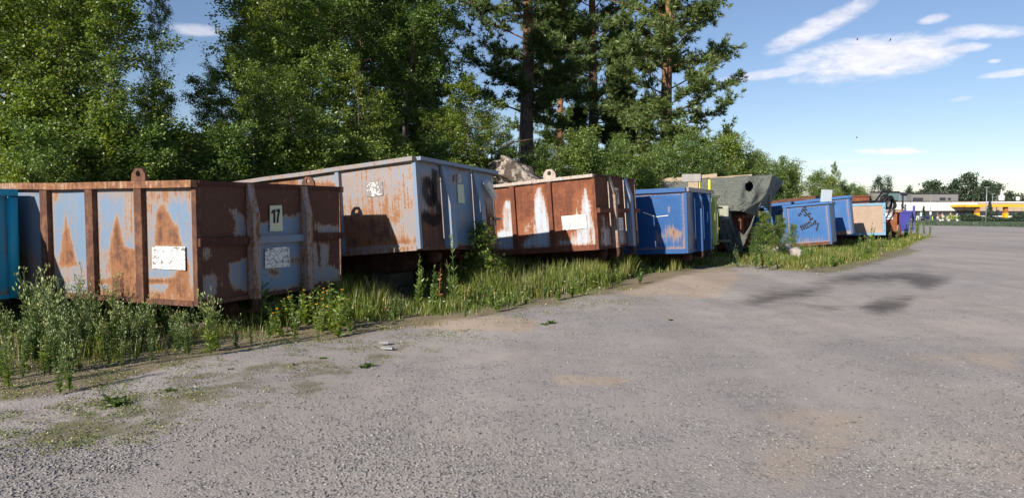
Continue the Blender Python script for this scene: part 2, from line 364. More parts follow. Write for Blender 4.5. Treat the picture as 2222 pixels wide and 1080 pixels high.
c = t.mix(1.0, c, t.add('ShaderNodeCombineXYZ', {0: lv_, 1: lv_, 2: lv_}).outputs[0], 'MULTIPLY')
b = principled(t, Base_Color=c, Roughness=.93); b.inputs['Specular IOR Level'].default_value = .2
t.l.new(t.bump(t.math('ADD', t.math('MULTIPLY', vh, t.math('SUBTRACT', 1.15, t.math('MULTIPLY', cov, .6))), t.math('MULTIPLY', mid, .7)), .42, .009), b.inputs['Normal'])
MAT['ground'] = m
g = tag(mesh_obj('ground', np.c_[P, Z], GF, m, smooth=True), kind='structure')
UV = proj(np.c_[P, gz(P[:, 0], P[:, 1])]); front = P[:, 1] > 2
dd = (P[:, 0]-ROW0[0])*ROWN[0]+(P[:, 1]-ROW0[1])*ROWN[1]; ss = (P[:, 0]-ROW0[0])*ROWD[0]+(P[:, 1]-ROW0[1])*ROWD[1]
ins = np.where(front, (veg_edge(UV[:, 0])-UV[:, 1])/(25+.0*UV[:, 0]), -1); ins[(ss > 48) | (ss < -14) | (dd < -6)] = -1
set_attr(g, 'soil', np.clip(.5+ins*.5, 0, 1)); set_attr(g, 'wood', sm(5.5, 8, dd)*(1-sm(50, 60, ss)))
sd = lambda poly, soft: np.where(front, np.clip(.5+pip(UV, poly)/soft, 0, 1), 0)
sand = np.maximum.reduce([sd([(1380, 590), (1560, 575), (1620, 600), (1560, 640), (1380, 650), (1290, 625)], 30), sd([(840, 680), (1000, 672), (1180, 690), (1150, 720), (880, 712)], 22)*.9,
                          sd([(1190, 805), (1330, 805), (1410, 822), (1330, 840), (1200, 835)], 30)*.9, sd([(1960, 760), (2230, 740), (2230, 830), (2020, 810)], 80)*.75, sd([(1620, 850), (1900, 830), (2000, 900), (1750, 1090), (1580, 1090)], 130)*.6,
                          sd([(1000, 990), (1600, 940), (1700, 1090), (980, 1090)], 140)*.4])
set_attr(g, 'sand', sand)
set_attr(g, 'moss', np.maximum.reduce([sd([(0, 870), (560, 745), (1050, 690), (1450, 625), (1500, 650), (1000, 740), (700, 880), (350, 960), (0, 1010)], 120)*.62, sd([(0, 930), (300, 860), (420, 880), (300, 960), (0, 1010)], 60)*.75, sd([(1640, 575), (1960, 530), (2010, 545), (1800, 600)], 30)]))
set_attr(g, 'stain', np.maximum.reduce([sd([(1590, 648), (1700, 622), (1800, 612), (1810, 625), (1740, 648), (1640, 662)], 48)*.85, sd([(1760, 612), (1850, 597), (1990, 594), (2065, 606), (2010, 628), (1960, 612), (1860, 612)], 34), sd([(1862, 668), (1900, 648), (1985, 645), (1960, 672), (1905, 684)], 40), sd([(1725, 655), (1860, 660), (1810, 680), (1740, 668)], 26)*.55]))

# ------------------------------------------------------------------ containers
def frame(yaw, tl, tw):
    e = np.array([math.sin(yaw), math.cos(yaw), 0]); l = np.array([-math.cos(yaw), math.sin(yaw), 0]); z = np.array([0, 0, 1.])
    l2 = l*math.cos(tl)+z*math.sin(tl); e2 = e*math.cos(tw)+z*math.sin(tw); e2 /= np.linalg.norm(e2)
    n = np.cross(e2, l2); n /= np.linalg.norm(n); l2 = np.cross(n, e2); return e2, l2, n
class Box:
    """Local axes of a container: x along its short end (away), y along its long side (to the left), z up; origin at the near bottom corner."""
    def __init__(s, q, name, label, cat='container', group=None, yaw_loc=None):
        X, Y, Zb, yaw, tl, tw, s.W, s.H, s.L = q
        s.e, s.l, s.n = frame(yaw, tl, tw); s.o = np.array([X, Y, Zb])
        M4 = Matrix([[s.e[i], s.l[i], s.n[i], s.o[i]] for i in range(3)]+[[0, 0, 0, 1]])
        s.root = tag(empty(name, mat=M4), label, cat, group); s.M = M4
    def world(s, P): P = np.asarray(P, float); return s.o+P[..., 0:1]*s.e+P[..., 1:2]*s.l+P[..., 2:3]*s.n
    def side(s, px, py):                              # photograph pixel -> (y, z) on the long side's plane
        d = ray(px, py); tt = ((s.o-CAM) @ s.e)/(d @ s.e); v = CAM+d*tt-s.o; return v @ s.l, v @ s.n
    def end(s, px, py):                               # photograph pixel -> (x, z) on the short end's plane
        d = ray(px, py); tt = ((s.o-CAM) @ s.l)/(d @ s.l); v = CAM+d*tt-s.o; return v @ s.e, v @ s.n
    def panel(s, name, face, a0, a1, b0, b1, mat, paint=None, base=.1, tone=.4, off=0, th=.006, res=.028, dent=.012, seed=0):
        """A dented sheet on the long side ('s') or the short end ('e'); paint = [(outline in photograph pixels, rust, softness, tone)]."""
        na = max(2, int((a1-a0)/res)+1); nb = max(2, int((b1-b0)/res)+1)
        A, B = np.meshgrid(np.linspace(a0, a1, na), np.linspace(b0, b1, nb)); A = A.ravel(); B = B.ravel()
        ed = np.minimum.reduce([A-a0, a1-A, B-b0, b1-B]); Q = np.stack([A, B, np.full_like(A, seed)], 1)
        dp = ((vnoise(Q, 1.7, seed)-.5)*1.4+(vnoise(Q, 5, seed+1)-.5)*.5)*dent*sm(0, .12, ed)
        V = np.stack([off+dp, A, B], 1) if face == 's' else np.stack([A, off+dp, B], 1)
        i = (np.arange(nb-1)[:, None]*na+np.arange(na-1)[None]).ravel()
        Fq = np.stack([i, i+na, i+na+1, i+1], 1) if face == 's' else np.stack([i, i+1, i+na+1, i+na], 1)
        o = mesh_obj(name, V, Fq, mat, s.root, smooth=True)
        flat = V.copy(); flat[:, 0 if face == 's' else 1] = 0
        U = proj(s.world(flat)); r = np.full(len(V), float(base)); tn = np.full(len(V), float(tone))
        for it in (paint or []):
            poly, val, soft = it[:3]; k = sm(0, 1, .5+pip(U, poly)/(soft*1.7))
            r = r*(1-k)+val*k
            if len(it) > 3: tn = tn*(1-k)+it[3]*k
        # edges of a sheet rust first
        r = np.maximum(r, .50*sm(.09, 0, ed)+r*0)
        set_attr(o, 'rust', r); set_attr(o, 'tone', tn)
        return o
    def part(s, name, mb, mat, smooth=False): return mb.build(name, mat, s.root, smooth)
def shell(c, m_part, m_in, rim=.07, rim_h=.075, walls='nf'):
    """Far long side, back, floor and the rails round the top."""
    W, L, H = c.W, c.L, c.H
    c.part('far_side_wall', MB().box((W-.012, 0, 0), (W, L, H-.01)), m_part)
    c.part('back_wall', MB().box((.012, L-.012, 0), (W-.012, L, H-.01)), m_part)
    c.part('floor', MB().box((.012, .012, .0), (W-.012, L-.012, .02)), m_in)
    mb = MB(); n_ = 16; ys_ = np.linspace(0, L+.02, n_+1); q = np.stack([ys_*1.3, ys_*0+W*7, ys_*0], 1); wx = (vnoise(q, 1, 3)-.5)*.028; wz = (vnoise(q, 1, 8)-.5)*.024; V_ = []
    for y_, a_, b_ in zip(ys_, wx, wz): V_ += [(-rim+a_, y_, H-rim_h+b_), (.03+a_*.3, y_, H-rim_h+b_), (.03+a_*.3, y_, H+b_), (-rim+a_, y_, H+b_)]
    mb.add(V_, [(0, 1, 2, 3), tuple(4*n_+k for k in (3, 2, 1, 0))]+[(4*i_+k, 4*i_+4+k, 4*i_+4+(k+1) % 4, 4*i_+(k+1) % 4) for i_ in range(n_) for k in range(4)]); c.part('top_rail', mb, m_part)
    c.part('top_rail', MB().box((W-.03, -.0, H-rim_h), (W+rim, L+.02, H)), m_part)
    c.part('top_rail', MB().box((.033, L-.03, H-rim_h), (W-.033, L+rim, H-.003)), m_part)
def skids(c, mat, depth=.2, y0=.35, hook=True):
    W, L = c.W, c.L
    for x in (W*.30, W*.70):
        mb = MB(); pts = []
        r = min(depth*.9, .2)
        outline = [(y0+r-r*math.cos(a), -.002-depth+r-r*math.sin(a)) for a in np.linspace(0, math.pi/2, 6)]
        outline = [(y0, -.002)]+outline+[(L-.2, -.002-depth), (L-.05, -.002)]
        mb.prism([(x-.045, y, z) for y, z in outline], (.09, 0, 0)); c.part('skid', mb, mat)
def roller(c, x, y, z, r, ln, mat):
    mb = MB(); mb.tube([(x, y, z), (x+ln*.4, y, z), (x+ln, y, z)], r, 14); mb.tube([(x-.012, y, z), (x-.002, y, z)], r*.45, 10); c.part('roller', mb, mat, False)
def fin(c, x0, x1, depth, mat, z0=0., top=None, taper=.28, hook=0.):
    """A deep vertical rib on the short end: flush at the top, swelling out below, with a hook-shaped foot."""
    H = c.H if top is None else top
    ol = [(0, H), (-.015, H-.01), (-depth*.45, H-taper*H*.45), (-depth, H-taper*H), (-depth, z0)]
    if hook:
        ol += [(-depth-.01, -hook*.5), (-depth+.03, -hook*.92), (-depth+.10, -hook), (-depth+.2, -hook*.8), (-depth+.21, -hook*.68), (-depth+.11, -hook*.82), (-depth+.055, -hook*.7), (-depth+.05, -.01), (0, 0)]
    else: ol += [(0, z0)]
    ol = [(y-.002, z) for y, z in ol]
    if hook:
        n_ = len(ol); body = ol[:5]+[(-.002, z0)]; ft = [ol[4]]+ol[5:-1]+[(-.002, 0)]
        ft = [(y, z-.003 if i_ in (0, len(ft)-1, len(ft)-2) else z) for i_, (y, z) in enumerate(ft)]
        c.part('hook_foot', MB().prism([(x0+.01, y, z) for y, z in ft], (x1-x0-.02, 0, 0)), MAT['under'])
        return c.part('end_rib', MB().prism([(x0, y, z) for y, z in body], (x1-x0, 0, 0)), mat)
    return c.part('end_rib', MB().prism([(x0, y, z) for y, z in ol], (x1-x0, 0, 0)), mat)
def lug(c, y, z, sz, mat, x=-.02, th=.03):
    """Lifting ear with a real hole."""
    n = 20; ang = np.linspace(0, 2*math.pi, n, endpoint=False); hr = sz*.2
    outl = []
    for a in ang:
        d = np.array([math.cos(a), math.sin(a)])
        # trapezoid with rounded top, centre at hole
        best = 1e9
        for nrm, dist in (((0, -1), .5), ((0, 1), .36), ((.78, .62), .45), ((-.78, .62), .45), ((1, 0), .62), ((-1, 0), .62)):
            q = d @ np.array(nrm)
            if q > 1e-6: best = min(best, dist/q)
        outl.append(d*best*sz)
    V = []; Fq = []
    for k in (0, th):
        for a, o_ in zip(ang, outl): V.append((x+k, y+o_[0], z+.5*sz+o_[1]))
        for a in ang: V.append((x+k, y+hr*math.cos(a), z+.5*sz+hr*math.sin(a)))
    for i in range(n):
        j = (i+1) % n
        Fq += [(i, j, n+j, n+i), (2*n+j, 2*n+i, 3*n+i, 3*n+j), (j, i, 2*n+i, 2*n+j), (n+i, n+j, 3*n+j, 3*n+i)]
    return c.part('lifting_lug', MB().add(V, Fq), mat)
def mat_paper(name, cracks=True, lines=3, tint=(.74, .75, .74), seed=0., tear=.35):
    """Old printed notice: cracked film, rows of faded unreadable print. Own coordinates run 0..1 over the sheet."""
    m, t = newmat(name); uv = t.add('ShaderNodeTexCoord').outputs['Generated']
    q = t.add('ShaderNodeSeparateXYZ', {0: uv}); u = t.math('ADD', q.outputs[0], q.outputs[1]); v = q.outputs[2]
    st = t.add('ShaderNodeCombineXYZ', {0: u, 1: t.math('MULTIPLY', v, .72), 2: seed}).outputs[0]
    col = t.mix(t.noise(st, 5, 4), [x*.9 for x in tint], [min(.85, x*1.08) for x in tint])
    ink = None
    for k in range(lines):
        v0 = .80-.55*k/max(1, lines-1) if lines > 1 else .6; hh = .035
        band = t.math('LESS_THAN', t.math('ABSOLUTE', t.math('SUBTRACT', v, v0)), hh)
        let = t.step(t.noise(t.scale(st, (46, 30, 1)), 1, 3, .7), .46, .54); ends = t.math('MULTIPLY', t.math('GREATER_THAN', u, .10+.12*((k*37) % 3 == 0)), t.math('LESS_THAN', u, .93-.22*((k*7) % 2)))
        x_ = t.math('MULTIPLY', t.math('MULTIPLY', band, let), ends); ink = x_ if ink is None else t.math('MAXIMUM', ink, x_)
    if ink is not None: col = t.mix(t.math('MULTIPLY', ink, .62), col, (.05, .06, .10))
    if cracks:
        dst = t.vmath('ADD', st, t.scale(t.add('ShaderNodeTexNoise', {'Vector': st, 'Scale': 6.0}).outputs['Color'], (.09, .09, 0)))
        e_ = t.voro(dst, 4.2, 'DISTANCE_TO_EDGE'); e2 = t.voro(dst, 9, 'DISTANCE_TO_EDGE')
        cr = t.math('MAXIMUM', t.step(e_, .045, .015), t.math('MULTIPLY', t.step(e2, .03, .008), t.step(t.noise(st, 4, 2), .5, .6)))
        cr = t.math('MAXIMUM', cr, t.step(t.math('ADD', t.noise(st, 7, 5, .7), t.math('MULTIPLY', t.math('ABSOLUTE', t.math('SUBTRACT', u, .5)), .28)), 1.02-tear, 1.04-tear))
        col = t.mix(t.math('MULTIPLY', cr, .85), col, (.10, .075, .07))
    principled(t, Base_Color=col, Roughness=.55); return m
def placard(c, face, px, mat, out=.004, name='notice'):
    """A thin sheet whose four photograph corners are given, lying on the long side ('s') or the short end ('e')."""
    fn = c.side if face == 's' else c.end; q = [fn(*p_) for p_ in px]
    if face == 's': P0 = [(-out, a, b) for a, b in q]; off = (out*.6, 0, 0)
    else: P0 = [(a, -out, b) for a, b in q]; off = (0, out*.6, 0)
    return c.part(name, MB().prism(P0, off), mat)
def glyphs(c, face, strokes, wd, mat, out, name='lettering', parent=None):
    """Painted strokes (photograph pixel polylines) laid on a face as thin ribbons."""
    fn = c.side if face == 's' else c.end; mb = MB()
    for st in strokes:
        wv = wd; pts = st
        if isinstance(st, tuple): pts, wv = st
        Q = np.array([fn(*p_) for p_ in pts]); T = np.gradient(Q, axis=0); T /= np.linalg.norm(T, axis=1, keepdims=True)+1e-9; Nn = np.stack([-T[:, 1], T[:, 0]], 1)*wv/2
        for i in range(len(Q)-1):
            quad = [Q[i]-Nn[i], Q[i+1]-Nn[i+1], Q[i+1]+Nn[i+1], Q[i]+Nn[i]]
            mb.prism([(-out, a, b) if face == 's' else (a, -out, b) for a, b in quad], (.0015, 0, 0) if face == 's' else (0, .0015, 0))
    return mb.build(name, mat, parent or c.root)
def poly_glyph(c, face, polys, mat, out, name='lettering', parent=None):
    fn = c.side if face == 's' else c.end; mb = MB()
    for po in polys:
        q = [fn(*p_) for p_ in po]
        mb.prism([(-out, a, b) if face == 's' else (a, -out, b) for a, b in q], (.0015, 0, 0) if face == 's' else (0, .0015, 0))
    return mb.build(name, mat, parent or c.root)
Zm = lambda sc_, ox, oy: (lambda pts: [(ox+x/sc_, oy+y/sc_) for x, y in pts])
GROUP_C = None

MAT['paper'] = mat_paper('cracked_notice', True, 2, seed=.3)
MAT['paper2'] = mat_paper('torn_printed_notice', True, 4, seed=2.3, tear=.30, tint=(.76, .75, .70))
MAT['paper3'] = mat_paper('flaking_white_film', True, 0, seed=5.1, tear=.52)
MAT['plate'] = mat_plain('pale_yellow_plate', (.60, .61, .44), .6, 0, .12, 12)
MAT['white'] = mat_plain('white_sheet', (.75, .75, .73), .6, 0, .12, 6)
MAT['rustbar'] = mat_steel('rusted_section', BLUEGREY, .84, 1.2, rust_a=(.19, .092, .052), rust_b=(.085, .04, .028))
MAT['rustmid'] = mat_steel('half_rusted_section', BLUEGREY, .5, 2.2)
MAT['bluebar'] = mat_steel('grey_blue_section', BLUEGREY, .22, 4.1)
MAT['bluerail'] = mat_steel('worn_grey_blue_rail', BLUEGREY, .40, 4.6)
MAT['deeprust'] = mat_steel('deep_brown_section', (.25, .24, .26), .95, 6.1, rust_a=(.17, .055, .03), rust_b=(.07, .026, .02))
MAT['panel'] = mat_steel('rusty_grey_blue_sheet', BLUEGREY, None, 0)
MAT['redrust'] = mat_steel('red_brown_sheet', (.42, .48, .58), None, 9, rust_a=(.24, .085, .04), rust_b=(.135, .048, .028))
MAT['redbar'] = mat_steel('red_brown_section', (.42, .48, .58), .92, 5, rust_a=(.24, .085, .04), rust_b=(.135, .048, .028))
MAT['rustrim'] = mat_steel('rusty_top_rail', (.40, .38, .40), .62, 8)
MAT['rim'] = mat_steel('worn_grey_rim', (.46, .46, .48), .38, 7)

# ---- the rusty container with the number 17
c = Box([-3.314, 7.749, .357, .403, .001, .004, 2.511, 1.327, 4.3], 'roll_off_container', 'rusty grey-blue container with a black 17 on its end plate', 'container')
Z1 = Zm(2.7, 0, 320); Z8 = Zm(3.272, 400, 370)
side_paint = [(Z1([(60, 500), (250, 700), (260, 800), (40, 800)]), .5, 30), (Z1([(300, 640), (520, 700), (520, 820), (300, 820)]), .42, 30),
    (Z1([(378, 405), (357, 560), (340, 690), (442, 690), (412, 560)]), .92, 8, .2), (Z1([(305, 240), (360, 240), (340, 300), (305, 330)]), .6, 12),
    (Z1([(560, 235), (810, 235), (810, 330), (760, 420), (720, 300), (640, 290), (570, 300)]), .47, 26, .1),
    (Z1([(682, 392), (655, 500), (640, 640), (650, 780), (780, 780), (790, 600), (720, 580), (705, 480)]), .92, 8, .25), (Z1([(740, 310), (770, 330), (790, 430), (780, 560), (730, 540), (720, 430)]), .5, 14, 0),  # first outline: rust at its tip, a cast shadow painted as rust below
    (Z1([(600, 600), (640, 600), (640, 760), (600, 760)]), .48, 14),
    (Z1([(850, 235), (1140, 235), (1140, 300), (1010, 310), (960, 350), (900, 330), (870, 560), (850, 560)]), .54, 20, .1),
    (Z1([(938, 335), (908, 400), (905, 575), (1060, 575), (1035, 480), (985, 400)]), .9, 9, .3), (Z1([(1090, 235), (1140, 235), (1140, 880), (1110, 880), (1120, 500)]), .5, 14, .1), (Z1([(860, 560), (900, 560), (900, 720), (860, 720)]), .5, 10),
    (Z1([(560, 770), (1065, 770), (1075, 792), (870, 800), (560, 800)]), .85, 7, .3), (Z1([(1032, 725), (955, 860), (1112, 860), (1100, 700), (1085, 640)]), .8, 10, .3), (Z1([(850, 830), (1150, 850), (1150, 940), (560, 900), (560, 820)]), .62, 14, .3),
    (Z1([(640, 770), (810, 770), (810, 900), (640, 900)]), .8, 10, .4)]  # foot of the third panel's cast shadow, put into the rust value
ribs_s = [(97, 112), (194, 210), (300, 316)]
yb = [c.side(x, 500)[0] for r_ in ribs_s for x in r_]
cuts = [c.L-.012]+yb+[.05]
for k in range(4):
    c.panel('side_panel', 's', cuts[2*k+1], cuts[2*k], .05, c.H-.07, MAT['panel'], side_paint, .2, .3, off=.012, seed=k)
for k in range(3):
    y1, y0 = yb[2*k], yb[2*k+1]
    c.part('side_rib', MB().box((-.05, y0, .0), (.03, y1, c.H-.078)), MAT['rustbar'])
c.part('corner_post', MB().box((-.012, -.012, .0), (.06, .05, c.H-.078)), MAT['rustbar'])
c.part('bottom_rail', MB().box((-.02, .052, -.004), (.05, c.L, .052)), MAT['rustbar'])
end_base = [(Z8([(330, 280), (360, 270), (440, 330), (440, 470), (350, 470), (370, 380)]), .28, 14), (Z8([(520, 380), (700, 330), (830, 310), (830, 470), (520, 470)]), .14, 16), (Z8([(940, 380), (1110, 400), (1110, 450), (960, 450)]), .22, 16),
    (Z8([(520, 510), (880, 500), (880, 860), (520, 880)]), .10, 10), (Z8([(750, 600), (840, 610), (840, 680), (750, 660)]), .5, 8), (Z8([(330, 660), (450, 620), (450, 840), (380, 860), (330, 760)]), .22, 14), (Z8([(100, 540), (190, 540), (180, 640), (110, 660)]), .4, 14),
    (Z8([(100, 720), (250, 760), (240, 900), (110, 920)]), .4, 16), (Z8([(900, 510), (1110, 500), (1110, 790), (900, 800)]), .3, 10), (Z8([(1030, 510), (1110, 500), (1110, 690), (1030, 670)]), .8, 10), (Z8([(930, 510), (985, 520), (980, 690), (950, 660)]), .55, 8), (Z8([(590, 690), (680, 690), (670, 745), (600, 745)]), .55, 8)]
fx = [c.end(538, 500)[0], c.end(547, 500)[0], c.end(655, 500)[0], c.end(663, 500)[0]]
ex = [.05, fx[0], fx[1], fx[2], fx[3], c.W-.02]
for k in range(3):
    c.panel('end_panel', 'e', ex[2*k], ex[2*k+1], .04, c.H-.005, MAT['panel'], end_base, .78, .95, off=.012, seed=10+k)
for k in (0, 1):
    fin(c, fx[2*k]-.02, fx[2*k+1]+.02, .10, MAT['rustmid'], hook=.17)
zb = c.end(480, 524)[1]
c.part('end_stiffener', MB().box((.0, -.05, zb-.04), (fx[0]-.023, .01, zb+.045)), MAT['deeprust'])
c.part('end_stiffener', MB().box((fx[1]+.023, -.05, zb-.045), (fx[2]-.023, .01, zb+.04)), MAT['bluebar'])
c.part('end_stiffener', MB().box((fx[3]+.023, -.05, zb-.045), (c.W, .01, zb+.04)), MAT['deeprust'])
c.part('bottom_rail', MB().box((.053, -.012, -.004), (c.W, .05, .042)), MAT['rustbar'])
shell(c, MAT['rustrim'], MAT['deeprust'], .065, .075)
c.part('top_rail', MB().box((.033, -.018, c.H-.05), (c.W-.033, .03, c.H-.002)), MAT['deeprust'])
skids(c, MAT['under'], .26)
roller(c, c.W*.24, .22, -.13, .085, .14, MAT['under']); roller(c, c.W*.66, .22, -.13, .085, .14, MAT['under'])
lug(c, c.side(303, 380)[0], c.H-.005, .17, MAT['rustbar'])
lug(c, .55, c.H-.005, .17, MAT['rustbar'], x=c.W)
placard(c, 's', [(331, 534), (402, 535), (403, 586), (331, 582)], MAT['paper'], .006)
placard(c, 'e', [(574, 539), (627, 534), (628, 578), (574, 582)], MAT['paper'], .008)
pl = placard(c, 'e', [(585, 446), (611, 445), (613, 501), (585, 502)], MAT['plate'], .006, 'number_plate')
poly_glyph(c, 'e', [[(588, 458), (592, 455), (596.5, 454), (596.5, 484), (592, 484), (592, 462), (588, 464)], [(598.5, 454), (606.5, 453), (606.5, 459), (604.5, 468), (603, 483), (599, 483.5), (600, 470), (602, 460), (598.5, 460)]], MAT['black'], .009, 'digit', pl)
C1 = c

# ---- the tilted grey-blue container with the sprayed figure
c = Box([-1.305, 10.498, .828, .44, -.09, -.036, 2.477, 1.321, 5.0], 'roll_off_container', 'tilted light blue container with rust patches and dark sprayed loop on its end', 'container')
Z2 = Zm(2.7, 500, 300); Z9 = Zm(4.5, 870, 320)
sp_ = [(Z2([(100, 250), (640, 180), (640, 300), (100, 330)]), .72, 10), (Z2([(400, 200), (640, 200), (640, 270), (520, 250), (380, 270)]), .35, 10),
    (Z2([(690, 400), (780, 390), (860, 370), (960, 330), (1050, 340), (1070, 420), (1060, 600), (690, 650)]), .56, 30, .1), (Z2([(690, 470), (935, 470), (960, 540), (1000, 600), (1110, 590), (1110, 630), (690, 660)]), .85, 12, .3),  # second outline: rust plus the neighbouring container's cast shadow, put into its colour
    (Z2([(930, 490), (990, 500), (985, 600), (940, 560)]), .32, 12), (Z2([(990, 380), (1060, 430), (1060, 600), (1010, 560)]), .36, 20), (Z2([(660, 180), (800, 150), (1070, 115), (1070, 160), (790, 200), (700, 215)]), .42, 12), (Z2([(680, 640), (1115, 605), (1115, 640), (680, 680)]), .4, 6)]
yr = [c.side(738, 500)[0], c.side(746, 500)[0]]
c.panel('side_panel', 's', yr[0], c.L-.012, .04, c.H-.07, MAT['panel'], sp_, .62, .4, off=.012, seed=21)
c.panel('side_panel', 's', .05, yr[1], .04, c.H-.07, MAT['panel'], sp_, .42, .2, off=.012, seed=22)
c.part('side_rib', MB().box((-.05, yr[1], .0), (.03, yr[0], c.H-.078)), MAT['bluebar'])
for y in (2.95, 4.1): c.part('side_rib', MB().box((-.05, y, .0), (.03, y+.09, c.H-.078)), MAT['bluebar'])
c.part('corner_post', MB().box((-.012, -.012, .0), (.05, .05, c.H-.078)), MAT['bluebar'])
c.part('bottom_rail', MB().box((-.02, .052, -.02), (.05, c.L, .042)), MAT['rustmid'])
ep = [(Z9([(170, 250), (400, 200), (420, 500), (440, 960), (200, 970)]), .60, 40, .8), (Z9([(195, 690), (440, 700), (440, 970), (195, 970)]), .9, 30, .7), (Z9([(150, 110), (380, 130), (380, 190), (160, 230)]), .2, 20),
      (Z9([(780, 450), (930, 560), (940, 960), (800, 960)]), .62, 40, .6), (Z9([(800, 680), (935, 680), (940, 970), (800, 970)]), .78, 30, .5), (Z9([(600, 640), (660, 650), (660, 760), (610, 800)]), .48, 14, .3), (Z9([(540, 180), (660, 200), (640, 235), (560, 230)]), .75, 10, .6), (Z9([(500, 260), (535, 260), (530, 350), (505, 340)]), .75, 8, .8)]
fx = [c.end(960, 450)[0], c.end(967, 450)[0], c.end(1028, 450)[0], c.end(1034, 450)[0]]
ex = [.05, fx[0], fx[1], fx[2], fx[3], c.W-.02]
for k in range(3):
    o = c.panel('end_panel', 'e', ex[2*k], ex[2*k+1], .04, c.H-.05, MAT['panel'], ep, .1, .5, off=.012, seed=30+k)
for k in (0, 1): fin(c, fx[2*k]-.0, fx[2*k+1]+.045, .14, MAT['bluebar'], hook=.0, taper=.5)
c.part('bottom_rail', MB().box((.053, -.012, -.02), (c.W, .05, .038)), MAT['rustbar'])
shell(c, MAT['bluerail'], MAT['deeprust'], .07, .06)
c.part('top_rail', MB().box((.033, -.08, c.H-.055), (c.W+.07, .03, c.H-.002)), MAT['bluebar'])
skids(c, MAT['under'], .3, .5)
roller(c, c.W*.30, .25, -.11, .09, .12, MAT['under']); roller(c, c.W*.68, .25, -.11, .09, .12, MAT['under'])
placard(c, 's', [(793, 398), (830, 394), (832, 424), (795, 427)], MAT['paper3'], .006)
placard(c, 'e', Z9([(540, 258), (600, 262), (606, 352), (545, 350)]), MAT['paper3'], .006)
placard(c, 'e', Z9([(548, 357), (608, 362), (622, 548), (556, 540)]), MAT['plate'], .006, 'number_plate')
# the blurred black spray loop
m, t = newmat('black_spray_paint'); d_ = t.attr('edge'); p = t.obj(); k = t.math('MULTIPLY', t.step(t.math('ADD', d_, t.math('MULTIPLY', t.math('SUBTRACT', t.noise(p, 30, 3), .5), .5)), .1, .95), .55)
b1 = t.add('ShaderNodeBsdfTransparent'); b2 = t.add('ShaderNodeBsdfDiffuse', {'Color': (.02, .022, .03)}); mx = t.add('ShaderNodeMixShader', {0: k, 1: b1.outputs[0], 2: b2.outputs[0]}); t.l.new(mx.outputs[0], t.out.inputs[0]); MAT['spray'] = m
def spray(c, face, pts, wd, out, name='spray_paint'):
    fn = c.side if face == 's' else c.end; Q = np.array([fn(*p_) for p_ in pts]); tt = np.linspace(0, len(Q)-1, len(Q)*5)
    Q = np.stack([np.interp(tt, np.arange(len(Q)), Q[:, i]) for i in (0, 1)], 1)
    for _ in range(3): Q[1:-1] = (Q[:-2]+Q[1:-1]*2+Q[2:])/4
    T = np.gradient(Q, axis=0); T /= np.linalg.norm(T, axis=1, keepdims=True)+1e-9; Nn = np.stack([-T[:, 1], T[:, 0]], 1)*wd
    V = []; ed = []
    for kk, ev in ((-1, 0), (-.45, 1), (.45, 1), (1, 0)):
        for q in Q+Nn*kk: V.append((-out, q[0], q[1]) if face == 's' else (q[0], -out, q[1])); ed.append(ev)
    n = len(Q); i = np.arange(n-1); Fq = np.concatenate([np.stack([i+r_*n, i+1+r_*n, i+1+(r_+1)*n, i+(r_+1)*n], 1) for r_ in range(3)])
    o = mesh_obj(name, V, Fq, MAT['spray'], c.root); set_attr(o, 'edge', ed); return o
spray(c, 'e', Z9([(330, 215), (325, 330), (330, 470), (300, 540), (255, 500), (228, 420), (240, 340), (275, 335), (305, 400), (330, 520), (375, 600), (375, 680), (330, 725), (260, 690), (215, 640)]), .11, .006)
# white pipe stub on the end
mb = MB(); a = c.end(*Z9([(795, 340)])[0]); b_ = c.end(*Z9([(880, 485)])[0]); pa = np.array((a[0], -.07, a[1])); pb = np.array((b_[0], -.07, b_[1])); mb.tube([pa, pa*.6+pb*.4], .06, 12).tube([pa*.6+pb*.4, pb], .05, 12); c.part('pipe_stub', mb, MAT['white'])
mb = MB(); a = c.end(*Z9([(885, 700)])[0]); mb.box((a[0]-.12, -.12, a[1]-.02), (a[0]+.12, .01, a[1]+.02)); mb.box((a[0]-.12, -.03, a[1]-.10), (a[0]+.12, .01, a[1]-.023)); c.part('latch_bracket', mb, MAT['rustmid'])
C2 = c

# ---- the red-brown container
c = Box([1.692, 14.377, .621, .491, -.079, -.002, 2.451, 1.479, 5.0], 'roll_off_container', 'red-brown rusted container with pale blue paint tongues and a white notice', 'container')
Z3 = Zm(3.6, 1040, 340); Z10 = Zm(4.909, 1180, 360)
sp_ = [(Z3([(180, 420), (195, 345), (225, 335), (262, 350), (275, 480), (292, 560), (295, 725), (130, 725), (135, 590), (185, 560)]), .2, 9), (Z3([(205, 400), (228, 400), (228, 570), (205, 570)]), .6, 8),
    (Z3([(430, 330), (440, 250), (480, 225), (492, 290), (520, 390), (560, 560), (582, 660), (582, 712), (328, 715), (335, 660), (420, 600), (415, 470)]), .2, 12), (Z3([(320, 520), (420, 480), (420, 600), (330, 650)]), .5, 16, 0),
    (Z3([(795, 420), (800, 300), (822, 225), (842, 270), (870, 380), (880, 480), (908, 600), (908, 688), (618, 692), (618, 645), (720, 640), (770, 560), (740, 450)]), .22, 12), (Z3([(740, 330), (790, 300), (800, 450), (750, 450)]), .54, 16, 0), (Z3([(620, 590), (780, 570), (760, 650), (640, 660)]), .52, 16, 0), (Z3([(855, 560), (880, 560), (880, 685), (855, 685)]), .62, 7)]
rb = [(1112, 1121), (1192, 1201)]
yb = [c.side(x, 470)[0] for r_ in rb for x in r_]
cuts = [c.L-.012]+yb+[.05]
for k in range(3): c.panel('side_panel', 's', cuts[2*k+1], cuts[2*k], .05, c.H-.07, MAT['redrust'], sp_, .93, .35, off=.012, seed=40+k)
for k in (0, 1): c.part('side_rib', MB().box((-.05, yb[2*k+1], .06), (.03, yb[2*k], c.H-.078)), MAT['redbar'])
